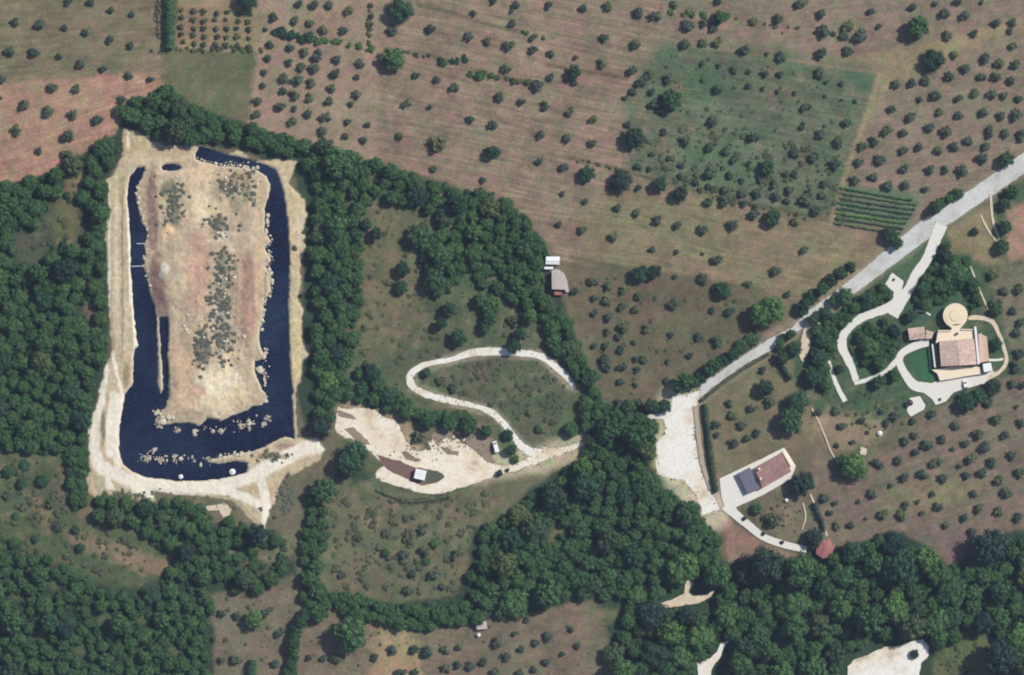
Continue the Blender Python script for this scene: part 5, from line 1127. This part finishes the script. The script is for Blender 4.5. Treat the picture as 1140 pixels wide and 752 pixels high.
for k in range(24):
    a = 2 * math.pi * k / 24; add_cyl(bm, gc[0] + 5.3 * math.cos(a), gc[1] + 5.3 * math.sin(a), 3.55, 4.4, .09, .09, 6)
o = link('baluster', bm_mesh('baluster', bm, M['cream']), V_); o['kind'] = 'stuff'
prism_part(V_, 'terrace_neck', [(1055,362),(1073,360.5),(1068,366),(1059,366)], 0, 3.75, 'cream')
bm = bmesh.new(); p = rel(V_, [(1064.5, 371.7)])[0]; add_cyl(bm, p[0], p[1], 3.9, 5.2, .55, .5, 12); link('chimney', bm_mesh('chimney', bm, M['dark']), V_)
prism_part(V_, 'east_wing', [(1088.5,372.5),(1092,371),(1093,373),(1098,375),(1100.3,402),(1090.2,404)], 0, 2.9, 'pinkpave', 'lower east wing with flat pinkish roof')
prism_part(V_, 'parapet', [(1083.2,364),(1085.6,364),(1089.6,405),(1087.2,406)], 0, 5.1, 'white', 'long white wall between main roof and east wing')
prism_part(V_, 'south_terrace', [(1037,412),(1046.3,410.5),(1059,408.2),(1087,408.5),(1091.5,409),(1092.4,416.5),(1075,419),(1056,422.5),(1046,424),(1043,416)], 0, 1.9, 'cream')
prism_part(V_, 'awning', [(1066,404.8),(1086.5,402.8),(1086.8,405.4),(1066.4,407.6)], 3.3, 3.5, 'white')
bm = bmesh.new()
for q in rel(V_, [(1067,406.5),(1086,404.6)]): add_cyl(bm, q[0], q[1], 1.9, 3.3, .08, .08, 6)
link('awning_post', bm_mesh('awning_post', bm, M['white']), V_)
prism_part(V_, 'stair_block', [(1093.2,405.5),(1102.2,404),(1104,413),(1094.5,414.6)], 0, 3.6, 'white', 'small white flat-roofed block at the south-east corner')
bm = bmesh.new()
pq = rel(V_, [(1037.5,384),(1040.5,409)])
for t in np.linspace(0, 1, 6):
    x = pq[0][0] + (pq[1][0] - pq[0][0]) * t; y = pq[0][1] + (pq[1][1] - pq[0][1]) * t; add_box(bm, x - .14, y - .14, 0, x + .14, y + .14, 2.6)
link('porch_post', bm_mesh('porch_post', bm, M['white']), V_)['kind'] = 'stuff'
prism_part(V_, 'porch_beam', [(1036.6,383.5),(1038.2,383.3),(1041.2,409.3),(1039.6,409.5)], 2.6, 2.85, 'white')
bm = bmesh.new()
for t in np.linspace(0.04, .96, 9):
    x = pq[0][0] + (pq[1][0] - pq[0][0]) * t; y = pq[0][1] + (pq[1][1] - pq[0][1]) * t; add_box(bm, x, y - .06, 2.855, x + 2.6, y + .06, 3.0)
link('porch_rafter', bm_mesh('porch_rafter', bm, M['wood']), V_)['kind'] = 'stuff'
# --- annex with tiled roof
ax, ay = W(1024, 371); A_ = empty('annex', (ax, ay, 0)); tag(A_, 'small outbuilding with pink-brown tiled roof left of the villa', 'outbuilding')
QA = [(1010,366),(1028,364),(1030,377),(1012,379)]
qa = gable_walls(A_, QA, 1, 2.7, 3.4, 'wall'); gable(A_, 'roof', QA, 1, 2.7, 3.4, 'tile_tan'); windows_on(A_, qa[2], qa[3], 2, .9, 1.9, 1.0)
prism_part(A_, 'side_roof', [(1030.2,367.5),(1039.5,370),(1036.5,377.5),(1030.6,377.2)], 2.2, 2.4, 'tile_tan')
bm = bmesh.new()
for q in rel(A_, [(1038.5,370.8),(1036,376.8)]): add_cyl(bm, q[0], q[1], 0, 2.2, .1, .1, 8)
link('post', bm_mesh('post', bm, M['wood']), A_)
# --- brown-roofed house
hx, hy = W(855, 526); H_ = empty('house', (hx, hy, 0)); tag(H_, 'house with brown-red tiled roof and grey flat annex on a white patio', 'house')
QH = [(839.5,520.5),(869.5,504),(880.5,525),(848.5,543.5)]
qh = gable_walls(H_, QH, 1, 3.4, 4.7, 'wall'); gable(H_, 'roof', QH, 1, 3.4, 4.7, 'tile_brown')
windows_on(H_, qh[2], qh[3], 3, 1.0, 2.2, 1.1); windows_on(H_, qh[0], qh[1], 3, 1.0, 2.2, 1.1)
prism_part(H_, 'flat_roof', [(821,527),(834.5,520.2),(846,543.6),(832,549.5)], 2.55, 2.8, 'slate', 'grey flat roof over the left annex')
prism_part(H_, 'annex_wall', [(822.2,527.6),(834.2,521.6),(845,543),(832.6,548.4)], 0, 2.55, 'wall')
prism_part(H_, 'gable_coping', [(870.3,503.4),(872.3,502.4),(882,518.8),(880,520)], 0, 4.0, 'cream', 'cream wall coping along the sunny gable end')
bm = bmesh.new()
for q in rel(H_, [(844.5,522),(846.5,533)]): add_box(bm, q[0] - .45, q[1] - .45, 3.2, q[0] + .45, q[1] + .45, 5.0)
link('chimney', bm_mesh('chimney', bm, M['cream']), H_)
# --- red roof hut
rx_, ry_ = W(917, 610); R_ = empty('garden_hut', (rx_, ry_, 0)); tag(R_, 'garden hut with rounded pinkish red roof at the wood edge', 'hut')
hex_ = [(923.5,599.5),(928.5,609),(924.5,620.5),(916.5,622.3),(908.5,617),(908,610),(917.5,601.5)]
prism_part(R_, 'wall', [tuple(np.array(p) * .88 + np.array((917, 610)) * .12) for p in hex_], 0, 2.3, 'wall')
bm = bmesh.new(); pr = rel(R_, hex_); ring = [bm.verts.new((*p, 2.3)) for p in pr]; top = bm.verts.new((0.2, 0, 3.2)); low = [bm.verts.new((*p, 2.15)) for p in pr]
for i in range(len(pr)): bm.faces.new((ring[i], ring[(i + 1) % 7], top)); bm.faces.new((low[i], low[(i + 1) % 7], ring[(i + 1) % 7], ring[i]))
bm.faces.new(low[::-1]); link('roof', bm_mesh('roof', bm, M['tile_red']), R_)
windows_on(R_, (908.5,617), (908,610), 1, .9, 1.7, .8)
# --- sheds
sx, sy = W(615, 291); B1 = empty('shed', (sx, sy, 0)); tag(B1, 'small shed with bright white gabled sheet roof, upper of the two sheds', 'shed')
q1 = [(608,286),(623.2,286),(622.8,295),(607.2,294.6)]; gable_walls(B1, q1, 1, 2.6, 3.1, 'wall', .2); gable(B1, 'roof', q1, 1, 2.6, 3.1, 'white')
prism_part(B1, 'lean_to_roof', [(606,297.3),(616,297.3),(616,300),(606,300)], 2.2, 2.35, 'white')
bm = bmesh.new()
for q in rel(B1, [(606.6,299.4),(615.4,299.4),(606.6,297.8),(615.4,297.8)]): add_cyl(bm, q[0], q[1], 0, 2.2, .08, .08, 6)
link('post', bm_mesh('post', bm, M['wood']), B1)
sx, sy = W(622, 312); B2 = empty('barn', (sx, sy, 0)); tag(B2, 'barn with pale grey sheet roof and clipped corner, below the white shed', 'barn')
bq = [(614,303),(616,300.8),(622,300.3),(628,305),(631,312),(633.5,325),(629.6,325.5),(629.5,322.8),(614.3,322.3)]
prism_part(B2, 'wall', [tuple(np.array(p) * .95 + np.array((622, 312)) * .05) for p in bq], 0, 3.7, 'wall')
prism_part(B2, 'roof', bq, 3.72, [3.9, 3.9, 4.1, 4.3, 4.3, 4.3, 4.3, 4.2, 3.9], 'sheet')
bm = bmesh.new()
for t in np.linspace(.08, .92, 8):
    a = rel(B2, [(614.3, 303 + 19 * t), (628 + 2.5 * t, 303.5 + 19 * t)]); add_box(bm, a[0][0], a[0][1] - .05, 3.95 + .0, a[1][0] - .9, a[0][1] + .05, 4.22)
link('seam', bm_mesh('seam', bm, M['sheet']), B2)['kind'] = 'stuff'
prism_part(B2, 'lower_roof', [(616.5,324),(627.5,324),(627.5,328.8),(617.5,328.8)], 2.0, 2.2, 'tile_red', 'reddish lower roof at the barn foot')
prism_part(B2, 'lower_wall', [(617,324.2),(627,324.2),(627,328.3),(618,328.3)], 0, 2.0, 'wall')
prism_part(B2, 'door', [(613.6,310),(614.2,310),(614.3,317),(613.7,317)], 0, 2.8, 'wood')
# --- small pale hut at the bottom
sx, sy = W(535, 696); B3 = empty('small_hut', (sx, sy, 0)); tag(B3, 'small hut with pale sheet roof under the hedge at the bottom', 'hut')
q3 = [(529.5,693),(541,691),(542.5,700),(531,701)]; gable_walls(B3, q3, 1, 2.1, 2.5, 'wall', .2); gable(B3, 'roof', q3, 1, 2.1, 2.5, 'sheet')
prism_part(B3, 'door', [(533.5,700.6),(536.5,700.4),(536.5,700.9),(533.5,701.0)], 0, 1.8, 'wood')

# --- site cabin, van, car
def local(root, name, mat, boxes, bev=0.0, label=None):
    bm = bmesh.new()
    for b in boxes: add_box(bm, *b, bev=bev)
    o = link(name, bm_mesh(name, bm, M[mat]), root)
    if label: o['label'] = label
    return o
cx, cy = W(468, 528.3); C_ = empty('site_cabin', (cx, cy, 0), -0.22); tag(C_, 'white flat-roofed site cabin on the brown bank in the pale lot', 'cabin')
local(C_, 'wall', 'white', [(-2.3, -2.05, .25, 2.3, 2.05, 2.7)])
for i in range(2):
    for j in range(2): local(C_, 'roof_panel', 'white', [(-2.45 + i * 2.47, -2.2 + j * 2.22, 2.72, -.03 + i * 2.47, -.03 + j * 2.22, 2.86)], .03)
for i, x in enumerate((-1.2, 1.0)):
    f = local(C_, 'window', 'wood', [(x - .5, -2.13, 1.1, x + .5, -2.051, 2.0)]); local(f, 'pane', 'glass', [(x - .42, -2.16, 1.18, x + .42, -2.131, 1.92)])
local(C_, 'door', 'wood', [(2.301, -.5, .3, 2.36, .5, 2.3)]); local(C_, 'skid', 'dark', [(-2.2, -1.8, 0, 2.2, -1.5, .249)]); local(C_, 'skid', 'dark', [(-2.2, 1.5, 0, 2.2, 1.8, .249)])

WHEEL = None
def wheel(root, x, y, r, w=.22):
    bm = bmesh.new(); bmesh.ops.create_cone(bm, cap_ends=True, segments=16, radius1=r, radius2=r, depth=w, matrix=Matrix.Rotation(math.pi / 2, 4, 'Y'))
    t = link('wheel', bm_mesh('wheel', bm, M['tyre']), root, (x, y, r))
    bm = bmesh.new(); bmesh.ops.create_cone(bm, cap_ends=True, segments=12, radius1=r * .6, radius2=r * .6, depth=w + .03, matrix=Matrix.Rotation(math.pi / 2, 4, 'Y'))
    link('rim', bm_mesh('rim', bm, M['sheet']), t)
def body_profile(root, name, mat, prof, hw, taper=.0):
    """side outline (y, z) extruded across the width"""
    bm = bmesh.new(); L = [bm.verts.new((-hw + taper * max(0, z - 1), y, z)) for y, z in prof]; R = [bm.verts.new((hw - taper * max(0, z - 1), y, z)) for y, z in prof]
    n = len(prof); bm.faces.new(L); bm.faces.new(R[::-1])
    for i in range(n): bm.faces.new((L[i], R[i], R[(i + 1) % n], L[(i + 1) % n]))
    bmesh.ops.bevel(bm, geom=list(bm.edges), offset=.05, segments=2, affect='EDGES')
    return link(name, bm_mesh(name, bm, M[mat]), root)
vx_, vy_ = W(552, 497.6); N_ = empty('van', (vx_, vy_, 0), 0.27); tag(N_, 'white van parked on the grass beside the lower loop track', 'van')
body_profile(N_, 'body', 'white', [(-2.5, .4), (2.5, .4), (2.5, 1.15), (1.75, 1.3), (1.2, 2.3), (-2.45, 2.4)], 1.0, .06)
body_profile(N_, 'windscreen', 'glass', [(1.74, 1.36), (1.78, 1.36), (1.27, 2.26), (1.22, 2.26)], .82)
for s in (-1, 1):
    local(N_, 'side_window', 'glass', [(s * .975 - .02, .35, 1.45, s * .975 + .02, 1.15, 2.05)]); local(N_, 'headlight', 'glass', [(s * .7 - .18, 2.49, .8, s * .7 + .18, 2.53, 1.0)]); local(N_, 'mirror', 'dark', [(s * 1.05 - .1, 1.25, 1.4, s * 1.05 + .1, 1.4, 1.65)])
    for y in (-1.6, 1.55): wheel(N_, s * .9, y, .34)
kx, ky = W(1074.5, 428.3); K_ = empty('parked_car', (kx, ky, 0.1), 0.2); tag(K_, 'white car parked on the villa forecourt', 'car')
body_profile(K_, 'body', 'white', [(-2.05, .3), (2.05, .3), (2.1, .75), (1.1, .95), (.45, 1.42), (-1.2, 1.45), (-1.95, 1.0)], .87, .25)
body_profile(K_, 'windscreen', 'glass', [(1.06, 1.0), (1.1, 1.0), (.5, 1.41), (.46, 1.41)], .66); body_profile(K_, 'rear_window', 'glass', [(-1.9, 1.08), (-1.86, 1.06), (-1.3, 1.41), (-1.34, 1.42)], .62)
for s in (-1, 1):
    local(K_, 'side_window', 'glass', [(s * .80 - .02, -1.1, 1.0, s * .80 + .02, .4, 1.32)]); local(K_, 'headlight', 'glass', [(s * .6 - .16, 2.08, .58, s * .6 + .16, 2.12, .74)])
    for y in (-1.3, 1.3): wheel(K_, s * .8, y, .32)
# --- tanks, parasol, posts
def tank(px, py, r, h, mat, label, name='water_tank', z=0.0, cat='tank'):
    x, y = W(px, py); t = empty(name, (x, y, z)); tag(t, label, cat)
    bm = bmesh.new(); add_cyl(bm, 0, 0, 0, h, r, r, 20); add_cyl(bm, 0, 0, h, h + r * .3, r, r * .35, 20); link('drum', bm_mesh('drum', bm, M[mat]), t)
    bm = bmesh.new(); add_cyl(bm, 0, 0, h + r * .3 + .003, h + r * .3 + .12, r * .3, r * .3, 12); link('lid', bm_mesh('lid', bm, M['sheet']), t)
tank(258.8, 525.5, 1.35, 1.4, 'white', 'round white tank at the water edge, right of the smaller one', z=-.7)
tank(201.3, 531, 1.0, 1.2, 'white', 'small white tank at the lower water edge, left', z=-.7)
tank(533, 707, .8, 1.5, 'white', 'white tank standing below the small hut at the bottom')
tank(875.5, 557, .75, 1.2, 'white', 'small white tank in the garden below the brown-roofed house')
tank(979.5, 482.5, 1.1, 1.0, 'white', 'low pale tank in the dry garden below the villa patio')
tank(924, 604, .0001 + .6, 1.6, 'cream', 'pale tank beside the red roofed hut')
x, y = W(1012.6, 448.6); t = empty('parasol', (x, y, 0)); tag(t, 'dark open parasol on the small pale patio below the villa', 'parasol')
bm = bmesh.new(); add_cyl(bm, 0, 0, 2.2, 2.75, 1.5, .1, 8); link('canopy', bm_mesh('canopy', bm, M['dark']), t)
bm = bmesh.new(); add_cyl(bm, 0, 0, 0.08, 2.5, .05, .05, 8); link('pole', bm_mesh('pole', bm, M['wood']), t)
bm = bmesh.new(); add_cyl(bm, 0, 0, 0.05, .25, .4, .35, 12); link('base', bm_mesh('base', bm, M['sheet']), t)
def bush(px, py, r, mat, label, name='shrub', hf=1.0):
    x, y = W(px, py); t = empty(name, (x, y, 0), trng.uniform(0, 6.28)); tag(t, label, 'shrub')
    link('foliage', ME['leaf_dark' if mat == 'leaf_dark' else mat][trng.integers(5)], t, sc=(r, r, r * hf)); link('stem', TRUNK['olive'][0], t, sc=(r, r, r * hf))
bush(556, 527, 1.7, 'leaf_dark', 'dark round shrub at the right tip of the pale lot'); bush(565, 523.5, 1.0, 'leaf_dark', 'small dark shrub next to the round one at the lot tip')
bush(828.5, 577.5, 1.1, 'leaf_dark', 'dark shrub added at a dark mark on the white drive, nearest the patio'); bush(849.5, 594.5, 1.0, 'leaf_dark', 'dark shrub added at a dark mark on the white drive, middle one'); bush(870.5, 604, 1.0, 'leaf_dark', 'dark shrub added at a dark mark on the white drive, nearest the red roof')  # small shrubs added to supply the dark marks along the drive
bush(995, 311.5, .7, 'leaf_dark', 'tiny dark shrub on the gate apron'); bush(1085, 258, 2.0, 'leaf_dark', 'dark low bush on the tan ground right of the entrance'); bush(328, 276, 1.5, 'leaf_scrub', 'lone bush on the sandy bank right of the water')
bush(1041.5, 377, 1.3, 'leaf_dark', 'small dark shrub between annex and villa'); bush(1079, 349, 1.4, 'leaf_dark', 'dark shrub right of the round terrace'); bush(336, 329, 1.3, 'leaf_dark', 'dark bush at the right edge of the sandy bank'); bush(1046, 445, .9, 'leaf_scrub', 'small shrub at the lower tip of the forecourt')
# ropes across the water
def rope(p0, p1, label):
    a = Vector((*W(*p0), -.45)); b = Vector((*W(*p1), -.45)); d = b - a; bm = bmesh.new()
    bmesh.ops.create_cone(bm, cap_ends=True, segments=8, radius1=.14, radius2=.14, depth=d.length)
    o = link('pipe', bm_mesh('pipe', bm, M['white']), None, (a + b) / 2); o.rotation_euler = d.to_track_quat('Z', 'Y').to_euler(); tag(o, label, 'pipe')
rope((146, 296.8), (160, 296.4), 'thin white pipe across the left channel, lower'); rope((152, 271.5), (163, 271.3), 'thin white pipe across the left channel, upper')

# ------------------------------------------------------------------ the air between the camera and the ground
m = bpy.data.materials.new('haze'); m.use_nodes = True; nt = m.node_tree; nt.nodes.remove(nt.nodes['Principled BSDF'])
pv = nt.nodes.new('ShaderNodeVolumePrincipled'); pv.inputs['Color'].default_value = (0.55, 0.66, 1.0, 1); pv.inputs['Density'].default_value = HAZE; pv.inputs['Anisotropy'].default_value = 0.0
nt.links.new(pv.outputs[0], nt.nodes['Material Output'].inputs['Volume'])
bm = bmesh.new(); add_box(bm, -6500, -6500, -6, 6500, 6500, CAM_H + 20)
struct(link('haze', bm_mesh('haze', bm, m)), 'stuff')
